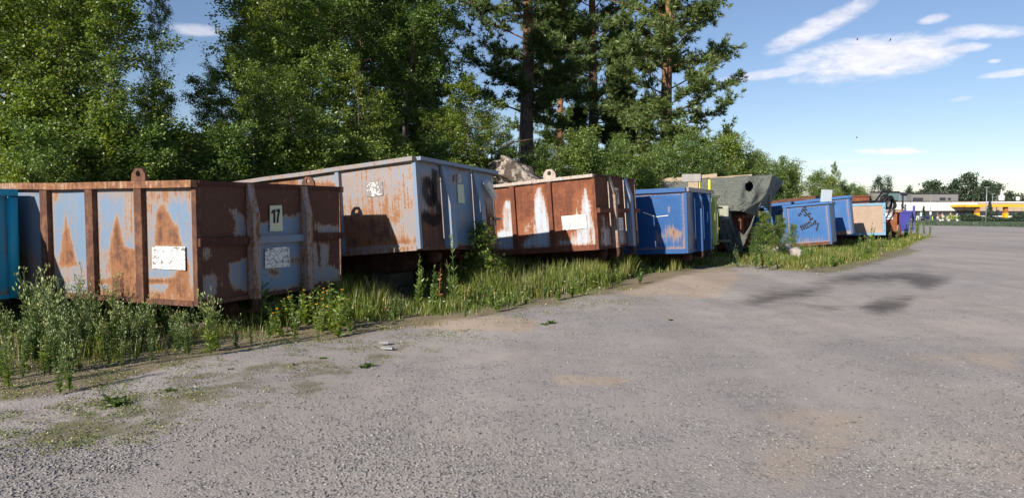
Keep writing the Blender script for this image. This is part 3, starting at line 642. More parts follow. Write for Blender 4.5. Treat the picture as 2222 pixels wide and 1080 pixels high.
for y in (3.0, 4.1): c.part('side_rib', MB().box((-.05, y, .06), (.03, y+.09, c.H-.078)), MAT['redbar'])
c.part('corner_post', MB().box((-.012, -.012, .0), (.06, .05, c.H-.078)), MAT['redbar'])
c.part('bottom_rail', MB().box((-.03, .052, -.004), (.05, c.L, .10)), MAT['redbar'])
ep = [(Z10([(590, 500), (730, 500), (740, 840), (600, 850)]), .48, 30, .9), (Z10([(640, 680), (730, 640), (735, 840), (650, 840)]), .36, 14, .9), (Z10([(790, 680), (890, 660), (890, 840), (790, 850)]), .3, 20, .9), (Z10([(930, 500), (1000, 500), (1010, 830), (940, 830)]), .6, 20, .9)]
fx = [c.end(*Z10([(x, 500)])[0])[0] for x in (705, 735, 868, 905)]
ex = [.05, fx[0], fx[1], fx[2], fx[3], c.W-.02]
for k in range(3): c.panel('end_panel', 'e', ex[2*k], ex[2*k+1], .04, c.H-.005, MAT['redrust'], ep, .93, 1.2, off=.012, seed=50+k)
for k in (0, 1): fin(c, fx[2*k]+.01, fx[2*k+1]-.04, .13, MAT['bluebar'] if k else MAT['rustmid'], hook=.20)
zb = c.end(*Z10([(640, 475)])[0])[1]
for a, b_ in ((0, fx[0]), (fx[1]-.03, fx[2]), (fx[3]-.03, c.W)):
    c.part('end_stiffener', MB().box((a, -.085, zb-.045), (b_+.005, .01, zb+.045)), MAT['redbar'])
c.part('bottom_rail', MB().box((.063, -.012, -.004), (c.W, .05, .038)), MAT['deeprust'])
shell(c, MAT['rim'], MAT['deeprust'], .06, .06)
c.part('top_rail', MB().box((.033, -.018, c.H-.04), (c.W-.033, .03, c.H-.002)), MAT['deeprust'])
skids(c, MAT['under'], .3, .12)
roller(c, c.W*.24, .2, -.13, .085, .12, MAT['under'])
lug(c, c.side(1193, 385)[0], c.H-.005, .22, MAT['rim'])
placard(c, 's', Z10([(188, 535), (450, 515), (462, 660), (202, 688)]), MAT['paper2'], .006)
placard(c, 'e', Z10([(772, 550), (840, 550), (848, 688), (785, 690)]), MAT['paper2'], .008)
pl = placard(c, 'e', Z10([(745, 230), (788, 237), (803, 408), (765, 408)]), MAT['plate'], .006, 'number_plate')
glyphs(c, 'e', [Z10([(758, 275), (764, 262), (767, 350)]), Z10([(773, 275), (778, 262), (785, 268), (786, 295), (775, 345), (789, 348)])], .035, MAT['black'], .009, 'digit', pl)
C3 = c

# ---- the bright blue container and the ones beyond it
BLUE = (.007, .075, .245); BLUE2 = (.014, .10, .30)
MAT['blue'] = mat_steel('blue_sheet', BLUE, None, 11, chip=.5, gloss=.38, fade=.05); MAT['bluesec'] = mat_steel('blue_section', BLUE, -.02, 12, fade=.05)
MAT['bluerim'] = mat_steel('worn_blue_rim', (.10, .16, .30), .42, 13)
MAT['blue2'] = mat_steel('mid_blue_sheet', BLUE2, None, 15, fade=.05); MAT['blue2sec'] = mat_steel('mid_blue_section', BLUE2, .0, 16, fade=.05)
MAT['sky'] = mat_steel('light_blue_section', (.10, .34, .56), .26, 18, chip=.9); MAT['cyan'] = mat_steel('cyan_sheet', (.02, .36, .55), None, 19, fade=.03)
MAT['cyansec'] = mat_steel('cyan_section', (.02, .37, .56), -.1, 19, fade=.03)
MAT['lime'] = mat_steel('yellow_green_sheet', (.44, .50, .13), None, 20, fade=.08); MAT['limesec'] = mat_steel('yellow_green_section', (.46, .52, .14), .06, 21)
MAT['yellow'] = mat_plain('yellow_paint', (.72, .56, .06), .5, 0, .1)
MAT['violet'] = mat_steel('violet_blue_sheet', (.03, .034, .25), None, 23, fade=.06); MAT['violetsec'] = mat_steel('violet_blue_section', (.028, .032, .24), -.05, 24)
def simple(q, label, sheet, sec, rim, ribs=4, fins=2, base=.12, ebase=.2, tone=.4, side_paint=None, end_paint=None, rim_h=.08, fin_d=.16, seed=60, rail_b=.1, rust_rail=None, skid=.26, hook=.18, bars=False, name='roll_off_container', cat='container', sk=True, rib_w=.1):
    c = Box(q, name, label, cat); W, L, H = c.W, c.L, c.H
    ys = np.linspace(.05, L-.012, ribs+1)
    for k in range(ribs):
        c.panel('side_panel', 's', ys[k]+(rib_w/2 if k else 0), ys[k+1]-rib_w/2, rail_b, H-rim_h, sheet, side_paint, base, tone, off=.012, seed=seed+k, res=.05)
        if k: c.part('side_rib', MB().box((-.05, ys[k]-rib_w/2, rail_b*.5), (.03, ys[k]+rib_w/2, H-rim_h-.003)), sec)
    c.part('corner_post', MB().box((-.015, -.015, .0), (.07, .05, H-rim_h-.003)), sec)
    c.part('bottom_rail', MB().box((-.03, .052, -.004), (.05, L, rail_b)), rust_rail or sec)
    xs = np.linspace(0, W, fins+2)
    for k in range(fins+1):
        c.panel('end_panel', 'e', max(.07, xs[k]+.03), min(W-.02, xs[k+1]-.03), .04, H-.04, sheet, end_paint, ebase, tone, off=.012, seed=seed+20+k, res=.05)
    for k in range(1, fins+1): fin(c, xs[k]-.05, xs[k]+.04, fin_d, sec, hook=hook, taper=.15)
    if bars:
        for k in range(fins+1): c.part('end_stiffener', MB().box((xs[k]+(.045 if k else 0), -.07, H*.52), (xs[k+1]-(.055 if k < fins else 0), .01, H*.58)), sec)
    c.part('bottom_rail', MB().box((.072, -.012, -.004), (W, .05, .038)), rust_rail or sec)
    shell(c, sec, MAT['deeprust'], .06, rim_h)
    c.part('top_rail', MB().box((.033, -.06, H-rim_h), (W+.05, .03, H-.002)), rim)
    if sk: skids(c, MAT['under'], skid, .3)
    return c
s4 = 1.09
q4 = [3.695*s4, 15.477*s4, CH-.861*s4, .474, -.045, 0, 2.466*s4, 1.383*s4, 5.0]
Z4 = Zm(4.5, 1340, 360)
c = simple(q4, 'bright blue container with a scraped end and rubbed rim beside the red-brown one', MAT['blue'], MAT['bluesec'], MAT['bluerim'], 4, 2, -.12, -.02, side_paint=[(Z4([(350, 640), (480, 600), (500, 540), (540, 640), (620, 660), (600, 720), (420, 780), (350, 760)]), .44, 40), (Z4([(490, 400), (520, 400), (515, 460), (495, 455)]), .6, 6), (Z4([(490, 590), (515, 600), (620, 660), (560, 690), (500, 660)]), .58, 14)],
    end_paint=[(Z4([(690, 290), (740, 290), (720, 420), (735, 560), (765, 700), (740, 800), (700, 780), (720, 640), (690, 480)]), .56, 12)], rim_h=.10, fin_d=.15, seed=60)
c.part('scratch_mark', MB().bar((-.003, 1.02, .98), (-.003, .72, .86), .004, .02), MAT['white']); c.part('scratch_mark', MB().bar((-.003, .72, .86), (-.003, .42, .88), .004, .014), MAT['white'])
roller(c, c.W*.20, .16, -.13, .10, .16, MAT['under']); roller(c, c.W*.70, .16, -.13, .10, .16, MAT['under'])
C4 = c
c = simple([5.05, 19.83, .40, .478, -.03, 0, 2.42, 1.44, 4.6], 'yellow-green container standing close behind the bright blue one', MAT['lime'], MAT['limesec'], MAT['limesec'], 4, 2, .0, .02, fin_d=.10, seed=80, hook=.2)
zz = c.H
for (x, h_) in ((.75, .50), (2.05, .46)):
    mb = MB().box((x-.06, .12, zz-.003), (x+.06, .18, zz+h_)); c.part('upright', mb, MAT['yellow'])
c.part('latch_bracket', MB().box((c.W-.1, -.22, .62), (c.W+.1, -.02, .66)), MAT['under']); c.part('latch_bracket', MB().box((c.W-.05, -.30, .06), (c.W+.15, -.02, .12)), MAT['rustmid']); c.part('latch_bracket', MB().box((c.W-.08, -.12, 1.05), (c.W+.1, -.02, 1.1)), MAT['under'])
roller(c, c.W*.72, .12, -.14, .13, .2, MAT['limesec'])
C5 = c
# old metal chute and offcuts lying across the blue and yellow-green containers
tg = empty('metal_chute', tuple(at(1482, 395, 18.6))); tag(tg, 'open grey metal chute lying on top of the bright blue container', 'chute')
mb = MB(); L_, Wc, Hc = .75, .42, .30
for a, b_ in (((-L_, -Wc/2, 0), (0, Wc/2, .012)), ((-L_, -Wc/2, .015), (0, -Wc/2+.012, Hc)), ((-L_, Wc/2-.012, .015), (0, Wc/2, Hc)), ((-L_, -Wc/2, Hc+.002), (0, Wc/2, Hc+.014))): mb.box(a, b_)
mb.build('sheet', mat_plain('zinc_sheet', (.26, .25, .24), .6, .3, .3), tg); tg.rotation_euler = (0, 0, R(-20)); tg.scale = (.62,)*3; P0 = C4.world(np.array([C4.W*.74, .10, C4.H])); tg.location = (P0[0], P0[1], P0[2]+.20)
MB().box((-.5, -.18, -.32), (-.1, .18, -.002)).build('wooden_block', MAT['timber'], tg)
tg = tag(MB().box((-.16, -.22, 0), (.16, .22, .16)).build('wooden_offcut', MAT['timber']), 'short timber offcut lying on the yellow-green container', 'timber'); P0 = C5.world(np.array([1.5, .3, C5.H])); tg.location = P0; tg.rotation_euler = (0, 0, R(25))

# ---- red-brown container under the torn tarpaulin
c = simple([7.42, 23.9, .16, .47, -.01, 0, 2.4, 1.08, 5.0], 'red-brown container under the torn grey-green tarpaulin', MAT['redrust'], MAT['redbar'], MAT['redbar'], 4, 2, .95, .95, 1.0, seed=100, fin_d=.1, hook=.0, skid=.15)
C6 = c
MAT['tarp'] = None
m, t = newmat('weathered_tarpaulin'); p = t.obj(); n = t.noise(p, 3.2, 5, .65); wv = t.noise(t.scale(p, (3, 3, 14)), 3, 3, .6)
col = t.mix(n, (.105, .12, .10), (.225, .24, .205)); col = t.mix(t.step(t.noise(t.scale(p, (8, 8, 1.5)), 2.5, 4, .7), .55, .72), col, (.33, .34, .29))
b = principled(t, Base_Color=col, Roughness=.62); t.l.new(t.bump(t.math('ADD', n, wv), 1.0, .11), b.inputs['Normal']); MAT['tarp'] = m
def sheet(name, grid_px, depths, nu, nv, fold, seed, holes=(), mat=None, th=.006, parent=None, fold_dir=None):
    """A hanging cloth: rows of photograph pixels with their distances, smoothed, folded, given thickness."""
    rows = [np.array([at(px, py, Y) for (px, py), Y in zip(r_, d_)]) for r_, d_ in zip(grid_px, depths)]
    us = np.linspace(0, 1, nu); rows = [np.stack([np.interp(us, np.linspace(0, 1, len(r_)), r_[:, k]) for k in range(3)], 1) for r_ in rows]
    G = np.array(rows); vs = np.linspace(0, 1, nv)*(len(rows)-1); i = np.minimum(vs.astype(int), len(rows)-2); f = (vs-i)[:, None, None]
    G = G[i]*(1-f)+G[i+1]*f
    for _ in range(2): G[1:-1] = (G[:-2]+2*G[1:-1]+G[2:])/4
    U, V = np.meshgrid(us, np.linspace(0, 1, nv)); amp = fold(U, V)
    fd = np.array(fold_dir or (-.3, -.95, .1))
    ph = vnoise(np.stack([U.ravel()*14, V.ravel()*2.2, U.ravel()*0], 1), 1, seed).reshape(U.shape); ph2 = vnoise(np.stack([U.ravel()*42+V.ravel()*8, V.ravel()*6, U.ravel()*0], 1), 1, seed+3).reshape(U.shape)
    G = G+((ph-.5)*1.0+(ph2-.5)*.35)[..., None]*amp[..., None]*fd
    pts = G.reshape(-1, 3); UVp = np.stack([U.ravel(), V.ravel()], 1)
    i = (np.arange(nv-1)[:, None]*nu+np.arange(nu-1)[None]).ravel(); Fq = np.stack([i, i+nu, i+nu+1, i+1], 1)
    cen = proj(pts[Fq].mean(1)); keep = np.ones(len(Fq), bool)
    for h_ in holes: keep &= pip(cen, h_) < 0
    o = mesh_obj(name, pts, Fq[keep], mat or MAT['tarp'], parent, smooth=True)
    mod = o.modifiers.new('thickness', 'SOLIDIFY'); mod.thickness = th; return o
# frame poles that carry the tarpaulin
troot = empty('tarpaulin_shelter', tuple(ground(1600, 545))); tag(troot, 'grey-green torn tarpaulin tented over the red-brown container with a ragged hole', 'tarpaulin')
tinv = troot.matrix_basis.inverted()
def under(o): o.parent = troot; o.matrix_parent_inverse = Matrix.Translation(-Vector(troot.location)); return o
tp = [[(1372, 400), (1450, 392), (1540, 387), (1610, 382), (1676, 378)], [(1372, 425), (1450, 420), (1540, 414), (1610, 408), (1668, 408)], [(1372, 455), (1450, 455), (1540, 450), (1608, 440), (1656, 440)], [(1372, 480), (1450, 478), (1540, 464), (1590, 456), (1640, 466)]]
dp = [[27.2, 26.6, 26.0, 25.7, 25.6], [26.2, 25.5, 24.9, 24.6, 24.9], [25.2, 24.4, 23.9, 23.7, 24.4], [24.6, 23.8, 23.4, 23.4, 24.0]]
under(sheet('cover_sheet', tp, dp, 110, 40, lambda U, V: .11+.55*sm(.70, .92, U)*(.25+V)+.15*V, 3, holes=[[(1618, 398), (1626, 392), (1634, 397), (1634, 408), (1629, 416), (1620, 413), (1617, 405)]]))
tp = [[(1676, 378), (1690, 386), (1700, 396)], [(1668, 408), (1676, 415), (1684, 420)], [(1650, 445), (1660, 450), (1668, 455)]]
under(sheet('side_flap', tp, [[25.6, 27.2, 28.6], [24.9, 26.4, 28.], [24.2, 25.4, 26.6]], 16, 20, lambda U, V: .12+0*U, 8, fold_dir=(.8, -.3, 0)))
tp = [[(1560, 452), (1575, 452), (1584, 456)], [(1561, 480), (1572, 482), (1590, 486)], [(1562, 510), (1582, 520), (1604, 517)], [(1578, 545), (1592, 548), (1612, 540)]]
under(sheet('torn_flap', tp, [[23.4]*3, [23.2]*3, [23.0]*3, [22.9]*3], 26, 30, lambda U, V: .10+.18*V, 12))
tp = [[(1584, 486), (1590, 490), (1594, 492)], [(1590, 500), (1602, 512), (1612, 509)], [(1598, 525), (1612, 530), (1624, 509)], [(1596, 545), (1606, 548), (1620, 520)]]
under(sheet('torn_flap', tp, [[23.2]*3, [23.0]*3, [22.9]*3, [22.9]*3], 24, 24, lambda U, V: .10+.1*V, 15))
pa, pb, pc_ = at(1617, 512, 22.9), at(1628, 494, 23.3), at(1637, 468, 23.9)
o = MB().tube([pa, pb, pc_], [.05, .035, .02], 6).build('torn_flap', MAT['tarp']); under(o)
for a, b_ in (((1372, 402), (1462, 388)), ((1455, 391), (1556, 380)), ((1540, 387), (1632, 380))):
    Ya = np.interp(a[0], [1372, 1676], [27.1, 25.5])-.1; Yb = np.interp(b_[0], [1372, 1676], [27.1, 25.5])-.1
    under(MB().bar(at(*a, Ya), at(*b_, Yb), .16, .05 if a[0] > 1500 else .12).build('ridge_plank', MAT['timber']))
for px in (1420, 1672): 
    P0 = at(px, 392, np.interp(px, [1372, 1676], [27.4, 25.9])); under(MB().bar((P0[0], P0[1], P0[2]-.1), (P0[0], P0[1], float(gz(P0[0], P0[1]))), .07, .07).build('frame_post', MAT['timber']))
tp = [[(1400, 399), (1540, 387), (1672, 379)], [(1405, 420), (1540, 412), (1668, 405)], [(1410, 450), (1540, 445), (1660, 440)]]
under(sheet('added_shade_sheet', tp, [[27.0, 26.1, 25.7], [28.2, 27.6, 27.4], [29.0, 28.6, 28.4]], 30, 16, lambda U, V: .1+0*U, 17))  # unseen rear slope, added to shade the inside so the hole looks dark
# patched sheet, foam slab and lath on the corner of the container
o = under(sheet('board_patch', [[(1561, 447), (1581, 446)], [(1561, 478), (1581, 476)]], [[23.3, 23.2], [23.3, 23.2]], 6, 6, lambda U, V: 0*U, 1, mat=mat_plain('mossy_board', (.30, .31, .25), .9, 0, .4, 30), th=.02))
tg = tag(MB().box((-.24, -.2, 0), (.24, .2, .17)).build('foam_slab', MAT['white']), 'white foam slab lying on the tarpaulin-covered container', 'foam slab'); tg.location = C6.world(np.array([.35, .35, C6.H+.0])); tg.rotation_euler = (0, 0, R(20)); tg.location.z += .12
tg = tag(MB().box((-.30, -.25, 0), (.30, .25, .12)).build('timber_offcut', MAT['timber_dark']), 'dark timber packing under the white foam slab', 'timber'); tg.location = C6.world(np.array([.35, .35, C6.H])); tg.rotation_euler = (0, 0, R(20)); tg.location.z += .0
pal = empty('broken_pallet', tuple(C6.world(np.array([1.4, -.1, C6.H])))); tag(pal, 'broken wooden pallet tied onto the end of the tarpaulin-covered container', 'pallet'); pal.rotation_euler = (0, 0, R(62))
for k in range(4): MB().box((-.62+.02*k, -.40+.2*k, .09), (.62-.05*k, -.27+.2*k, .112)).build('deck_board', MAT['timber'], pal)
for k in range(3): MB().box((-.55+.5*k, -.4, .002), (-.45+.5*k, .35, .088)).build('bearer', MAT['timber'], pal)

# ---- the two blue containers with graffiti
Z5 = Zm(5.05, 1600, 380)
c = simple([11.1, 25.574, .239, .485, -.095, -.002, 2.438, 1.493, 4.2], 'mid blue container with black sprayed lettering and leaf shapes on its side', MAT['blue2'], MAT['blue2sec'], MAT['blue2sec'], 3, 0, -.1, -.05, seed=120, rust_rail=MAT['rustbar'], rim_h=.09, side_paint=[(Z5([(650, 700), (1020, 690), (1020, 770), (650, 770)]), .42, 30)], skid=.2)
S = lambda pts: Z5(pts)
glyphs(c, 's', [S([(764, 384), (746, 372), (730, 384), (737, 402), (756, 412), (762, 430), (746, 442), (726, 432)]), S([(806, 422), (790, 414), (776, 428), (780, 448), (798, 450)]), S([(790, 462), (796, 482), (808, 484), (822, 462), (826, 486)]), S([(832, 540), (838, 512), (858, 488), (856, 540), (888, 522), (866, 608)])], .045, MAT['black'], .016, 'graffiti_letter')
lf = [([(682, 572), (700, 566), (720, 560), (745, 548), (770, 530), (800, 512)], .02)]
for (x, y) in ((695, 566), (715, 560), (735, 550), (757, 540), (778, 524), (798, 508)):
    lf += [([(x, y), (x-3, y-10), (x-4, y-20)], .035), ([(x, y), (x+8, y+10), (x+14, y+20)], .035)]
for (x, y) in ((700, 600), (725, 592), (750, 584), (772, 576), (795, 560), (815, 548)): lf += [([(x, y), (x+9, y-8), (x+16, y-16)], .035)]
for (x, y) in ((668, 440), (685, 425), (700, 400), (712, 380), (725, 355), (740, 345)): lf += [([(x, y), (x+5, y-10), (x+10, y-16)], .035), ([(x, y), (x+12, y+3), (x+20, y+4)], .03)]
glyphs(c, 's', [(S(a), b_) for a, b_ in lf], .03, MAT['black'], .016, 'graffiti_leaves')
glyphs(c, 's', [S([(515, 392), (490, 390), (462, 402), (442, 430), (436, 465), (445, 495)]), S([(442, 445), (470, 440), (490, 442)])], .04, MAT['black'], .016, 'graffiti_letter')
C7 = c
tg = MB().box((-.006, -.19, 0), (.006, .17, .54)).build('metal_plate', mat_steel('pale_blue_plate', (.27, .34, .42), .15, 31)); tag(tg, 'pale blue metal plate standing upright on a blue container corner', 'plate')
tg.location = C7.world(np.array([.15, .12, C7.H-.12])); tg.rotation_euler = (R(4), R(4), R(70))
c = simple([13.232, 28.651, .508, .472, -.113, -.003, 2.447, 1.502, 4.6], 'plain blue container tilted up behind the one with sprayed lettering', MAT['blue2'], MAT['blue2sec'], MAT['blue2sec'], 3, 0, -.1, -.05, seed=140, rust_rail=MAT['rustmid'], rim_h=.10, skid=.2)
C8 = c
tg = MB().box((0, 0, 0), (1.9, 2.7, .03)).add([(0, -.0, .033), (1.9, 0, .033), (1.9, 2.7, .033), (0, 2.7, .033), (0.02, 0.02, .14), (1.88, .02, .14), (1.88, 2.68, .14), (.02, 2.68, .14)], [(0, 1, 5, 4), (1, 2, 6, 5), (2, 3, 7, 6), (3, 0, 4, 7), (4, 5, 6, 7)]).build('rusty_steel_tray', MAT['rustbar'])
tag(tg, 'rusty steel tray lying across the top of the plain blue container', 'steel tray'); tg.matrix_world = C8.M @ Matrix.Translation((.3, 1.2, C8.H+.004))

# ---- light blue frame with plywood panels
c = Box([16.48, 32.5, .34, .45, -.03, 0, 2.4, 1.42, 4.2], 'framed_container', 'light blue steel frame container with brown plywood panels', 'container')
W, L, H = c.W, c.L, c.H
for k, y in enumerate((.0, 1.32, 2.7, 4.1)): c.part('frame_post', MB().box((-.03, y, .0), (.05, y+.11, H)), MAT['sky'])
for k, (a, b_) in enumerate(((.113, 1.317), (1.433, 2.697), (2.813, 4.097))):
    c.part('plywood_panel', MB().box((.0, a, .11), (.02, b_, H-.11)), MAT['ply'])
    c.part('frame_rail', MB().box((-.03, a, H-.11), (.05, b_, H)), MAT['sky']); c.part('frame_rail', MB().box((-.03, a, .0), (.05, b_, .11)), MAT['sky'])
for y in (.05, 1.37):
    for z in (.2, .55, .9, 1.2): c.part('bolt', MB().tube([(-.045, y, z), (-.03, y, z)], .022, 6), MAT['black'])
c.part('end_panel', MB().box((.053, .02, .0), (W, .05, H)), MAT['sky']); c.part('far_side_wall', MB().box((W-.02, .053, 0), (W, L, H)), MAT['sky']); c.part('back_wall', MB().box((.053, L-.02, 0), (W-.023, L, H)), MAT['sky']); c.part('floor', MB().box((.053, .053, .0), (W-.023, L-.023, .03)), MAT['under'])
skids(c, MAT['under'], .22, .05); C9 = c
# ---- rusty container with rounded end and its black hose
c = Box([18.98, 36.0, .12, .47, -.01, 0, 2.4, 1.36, 4.4], 'roll_off_container', 'rusty container with rounded end tube and white notice beside the plywood one', 'container')
W, L, H = c.W, c.L, c.H
c.panel('side_panel', 's', .16, 1.3, .28, H-.14, MAT['redrust'], None, .75, .3, off=.012, seed=160, res=.05); c.panel('side_panel', 's', 1.38, L, .28, H-.14, MAT['panel'], None, .55, .3, off=.012, seed=161, res=.05)
c.part('side_rib', MB().box((-.04, 1.3, .2), (.03, 1.38, H-.143)), MAT['rustbar'])
mb = MB(); mb.tube([(.0, .30, .02), (0, .14, .05), (0, .06, .14), (0, .05, .3), (0, .05, .8), (0, .05, H-.14)], .09, 10); c.part('corner_tube', mb, MAT['deeprust'], True)
c.part('bottom_rail', MB().box((-.03, .3, -.06), (.08, L, .27)), MAT['deeprust'])
c.part('end_panel', MB().box((.09, .03, .0), (W, .06, H-.143)), MAT['redbar'])
shell(c, MAT['rustmid'], MAT['deeprust'], .09, .14); c.part('top_rail', MB().box((.033, -.06, H-.14), (W+.05, .028, H-.002)), MAT['rustmid'])
c.part('notice', MB().box((-.004, .35, .88), (.004, 1.0, 1.2)), MAT['white']); C10 = c
h = empty('hose_bundle', tuple(C10.world(np.array([.8, .6, C10.H])))); tag(h, 'black hose coiled over the top of the rusty container with the rounded end', 'hose')
for k in range(5):
    a = np.linspace(0, 2*math.pi, 20); rr = .30+.05*math.sin(k*2.1); pts = np.stack([rr*np.cos(a)*1.25+.04*k, (.1*k-.2)+.05*np.sin(a*2+k), rr*np.sin(a)*(.9+.06*k)+rr*.9+.02], 1); V, Q = tube_np(pts, .05, 6); mesh_obj('hose_loop', V, Q, MAT['rubber'], h, True)
V, Q = tube_np([(-.3, -.1, .4), (-.9, .3, .42), (-1.5, .9, .36), (-2.0, 1.4, .18), (-2.3, 1.6, .05)], .055, 6); mesh_obj('hose_tail', V, Q, MAT['rubber'], h, True); h.rotation_euler = (0, 0, R(30))
tg = empty('folded_ladder', tuple(C9.world(np.array([2.0, .35, C9.H])))); tag(tg, 'dark folded ladder rising from the plywood-panelled container', 'ladder')
for dx_ in (-.15, .15): MB().bar((dx_, 0, -.02), (dx_+.55, .1, .62), .05, .07).build('stile', MAT['rubber'], tg)
for k in range(5): q = .1+.2*k; MB().bar((-.15+.55*q, .1*q, .62*q), (.15+.55*q, .1*q, .62*q), .03, .03).build('rung', MAT['rubber'], tg)
# ---- violet-blue skip
c = Box([25.2, 46.6, .12, .50, 0, 0, 2.2, 1.22, 3.6], 'waste_skip', 'violet-blue skip with sloping sides at the end of the row', 'skip'); W, L, H = c.W, c.L, c.H
mb = MB().add([(.1, .12, 0), (W-.1, .12, 0), (W-.1, L-.5, 0), (.1, L-.5, 0), (0, 0, H), (W, 0, H), (W, L, H), (0, L, H), (.06, .06, H), (W-.06, .06, H), (W-.06, L-.06, H), (.06, L-.06, H), (.16, .18, .06), (W-.16, .18, .06), (W-.16, L-.56, .06), (.16, L-.56, .06)],
    [(0, 3, 2, 1), (0, 1, 5, 4), (1, 2, 6, 5), (2, 3, 7, 6), (3, 0, 4, 7), (4, 5, 9, 8), (5, 6, 10, 9), (6, 7, 11, 10), (7, 4, 8, 11), (9, 13, 12, 8), (10, 14, 13, 9), (11, 15, 14, 10), (8, 12, 15, 11), (12, 13, 14, 15)])
c.part('body', mb, MAT['violetsec']); c.part('rim', MB().box((-.06, -.06, H+.002), (.04, L, H+.1)), MAT['violetsec']); c.part('rim', MB().box((.043, -.06, H+.002), (W, .04, H+.1)), MAT['violetsec']); c.part('lift_arm', MB().box((W*.55, -.22, .05), (W*.98, -.062, H+.42)), MAT['violetsec'])
for y in (1.0, 2.2): c.part('side_rib', MB().bar((.06, y, .02), (-.04, y, H), .08, .10, (0, 1, 0)), MAT['violetsec'])
c.part('foot', MB().box((.3, .6, -.13), (.5, L-.7, -.002)), MAT['under']); c.part('foot', MB().box((W-.5, .6, -.13), (W-.3, L-.7, -.002)), MAT['under'])
C12 = simple([20.4, 42.2, .1, .47, 0, 0, 2.4, 2.2, 5.0], 'tall brown rusted container rising behind the plywood-panelled one', MAT['redrust'], MAT['redbar'], MAT['redbar'], 4, 2, .95, .95, .3, seed=170, skid=.1)
# ---- cyan container at the very left, only its far corner shows
e_ = np.array([math.sin(.403), math.cos(.403)]); Pn = at(30, 645, 8.6); zc = Pn[2]
C0 = simple([Pn[0]-e_[0]*2.4, Pn[1]-e_[1]*2.4, zc, .403, .0, 0, 2.4, 1.265, 4.4], 'bright cyan container beside the rusty one numbered 17', MAT['cyan'], MAT['cyansec'], MAT['cyansec'], 4, 2, -.15, -.1, seed=180, skid=.22)
C0.part('corner_post', MB().tube([(C0.W, -.02, .0), (C0.W, -.02, .6), (C0.W, -.02, C0.H-.1)], .06, 10), MAT['cyansec'], True)

# ---- timber packing below the raised containers
def packing(c, depth, ys, label, n=2):
    for y in ys:
        for x in (c.W*.30, c.W*.70):
            P0 = c.world(np.array([x, y, -depth])); g0 = float(gzn(P0[0], P0[1]))-.03; h_ = P0[2]-g0-.004
            if h_ < .05: continue
            mb = MB(); k = max(1, int(round(h_/.2)))
            for i in range(k):
                w_, l_ = ((.34, .62) if i % 2 else (.62, .34)); mb.box((-w_/2, -l_/2, i*h_/k), (w_/2, l_/2, (i+1)*h_/k-.003))
            o = mb.build('timber_packing', MAT['timber_dark']); o.location = (P0[0], P0[1], g0); o.rotation_euler = (0, 0, -.45); tag(o, label, 'timber block', 'timber packing below the containers')
packing(C1, .26, (.8, 3.6), 'dark timber packing below the rusty container numbered 17'); packing(C2, .3, (1.0, 4.3), 'dark timber packing below the tilted light blue container'); packing(C3, .3, (.8, 4.3), 'dark timber packing below the red-brown container with the notice')
packing(C4, .26, (.8, 4.3), 'dark timber packing below the bright blue container'); packing(C5, .26, (.8, 4.), 'dark timber packing below the yellow-green container'); packing(C8, .2, (.8, 4.), 'dark timber packing below the plain blue container'); packing(C9, .22, (.5, 3.6), 'dark timber packing below the plywood-panelled container'); packing(C0, .22, (.8, 3.6), 'dark timber packing below the cyan container'); packing(C7, .2, (.5, 3.4), 'dark timber packing below the container with sprayed lettering')

# ------------------------------------------------------------------ plants
def unit(v): return v/(np.linalg.norm(v, axis=-1, keepdims=True)+1e-9)
def leaf_geo(P, A, size, wid, r, fold=.25, droop=0.):
    """Folded diamond leaves: P base points, A axis directions. Returns verts and triangles."""
    n = len(P); A = unit(A); up = np.tile([0, 0, 1.], (n, 1))+r.normal(0, .55, (n, 3)); S = unit(np.cross(A, up)); N = np.cross(S, A)
    s = np.asarray(size)[:, None]; w_ = s*wid
    mid = P+A*s*.48
    V = np.stack([P, mid+S*w_*.5+N*w_*fold, P+A*s-N*s*droop, mid-S*w_*.5+N*w_*fold], 1).reshape(-1, 3)
    b = np.arange(n)*4; T = np.stack([np.stack([b, b+1, b+2], 1), np.stack([b, b+2, b+3], 1)], 1).reshape(-1, 3)
    return V, T
class Geo:
    def __init__(s): s.V = []; s.F = []; s.M = []; s.n = 0
    def add(s, V, Fq, m=0):
        Fq = np.asarray(Fq)
        if Fq.shape[1] == 4: Fq = np.concatenate([Fq[:, [0, 1, 2]], Fq[:, [0, 2, 3]]])
        s.V.append(np.asarray(V)); s.F.append(Fq+s.n); s.M.append(np.full(len(Fq), m)); s.n += len(V)
    def build(s, name, mats, parent=None, smooth=False):
        return mesh_obj(name, np.concatenate(s.V), np.concatenate(s.F), mats, parent, smooth, np.concatenate(s.M))
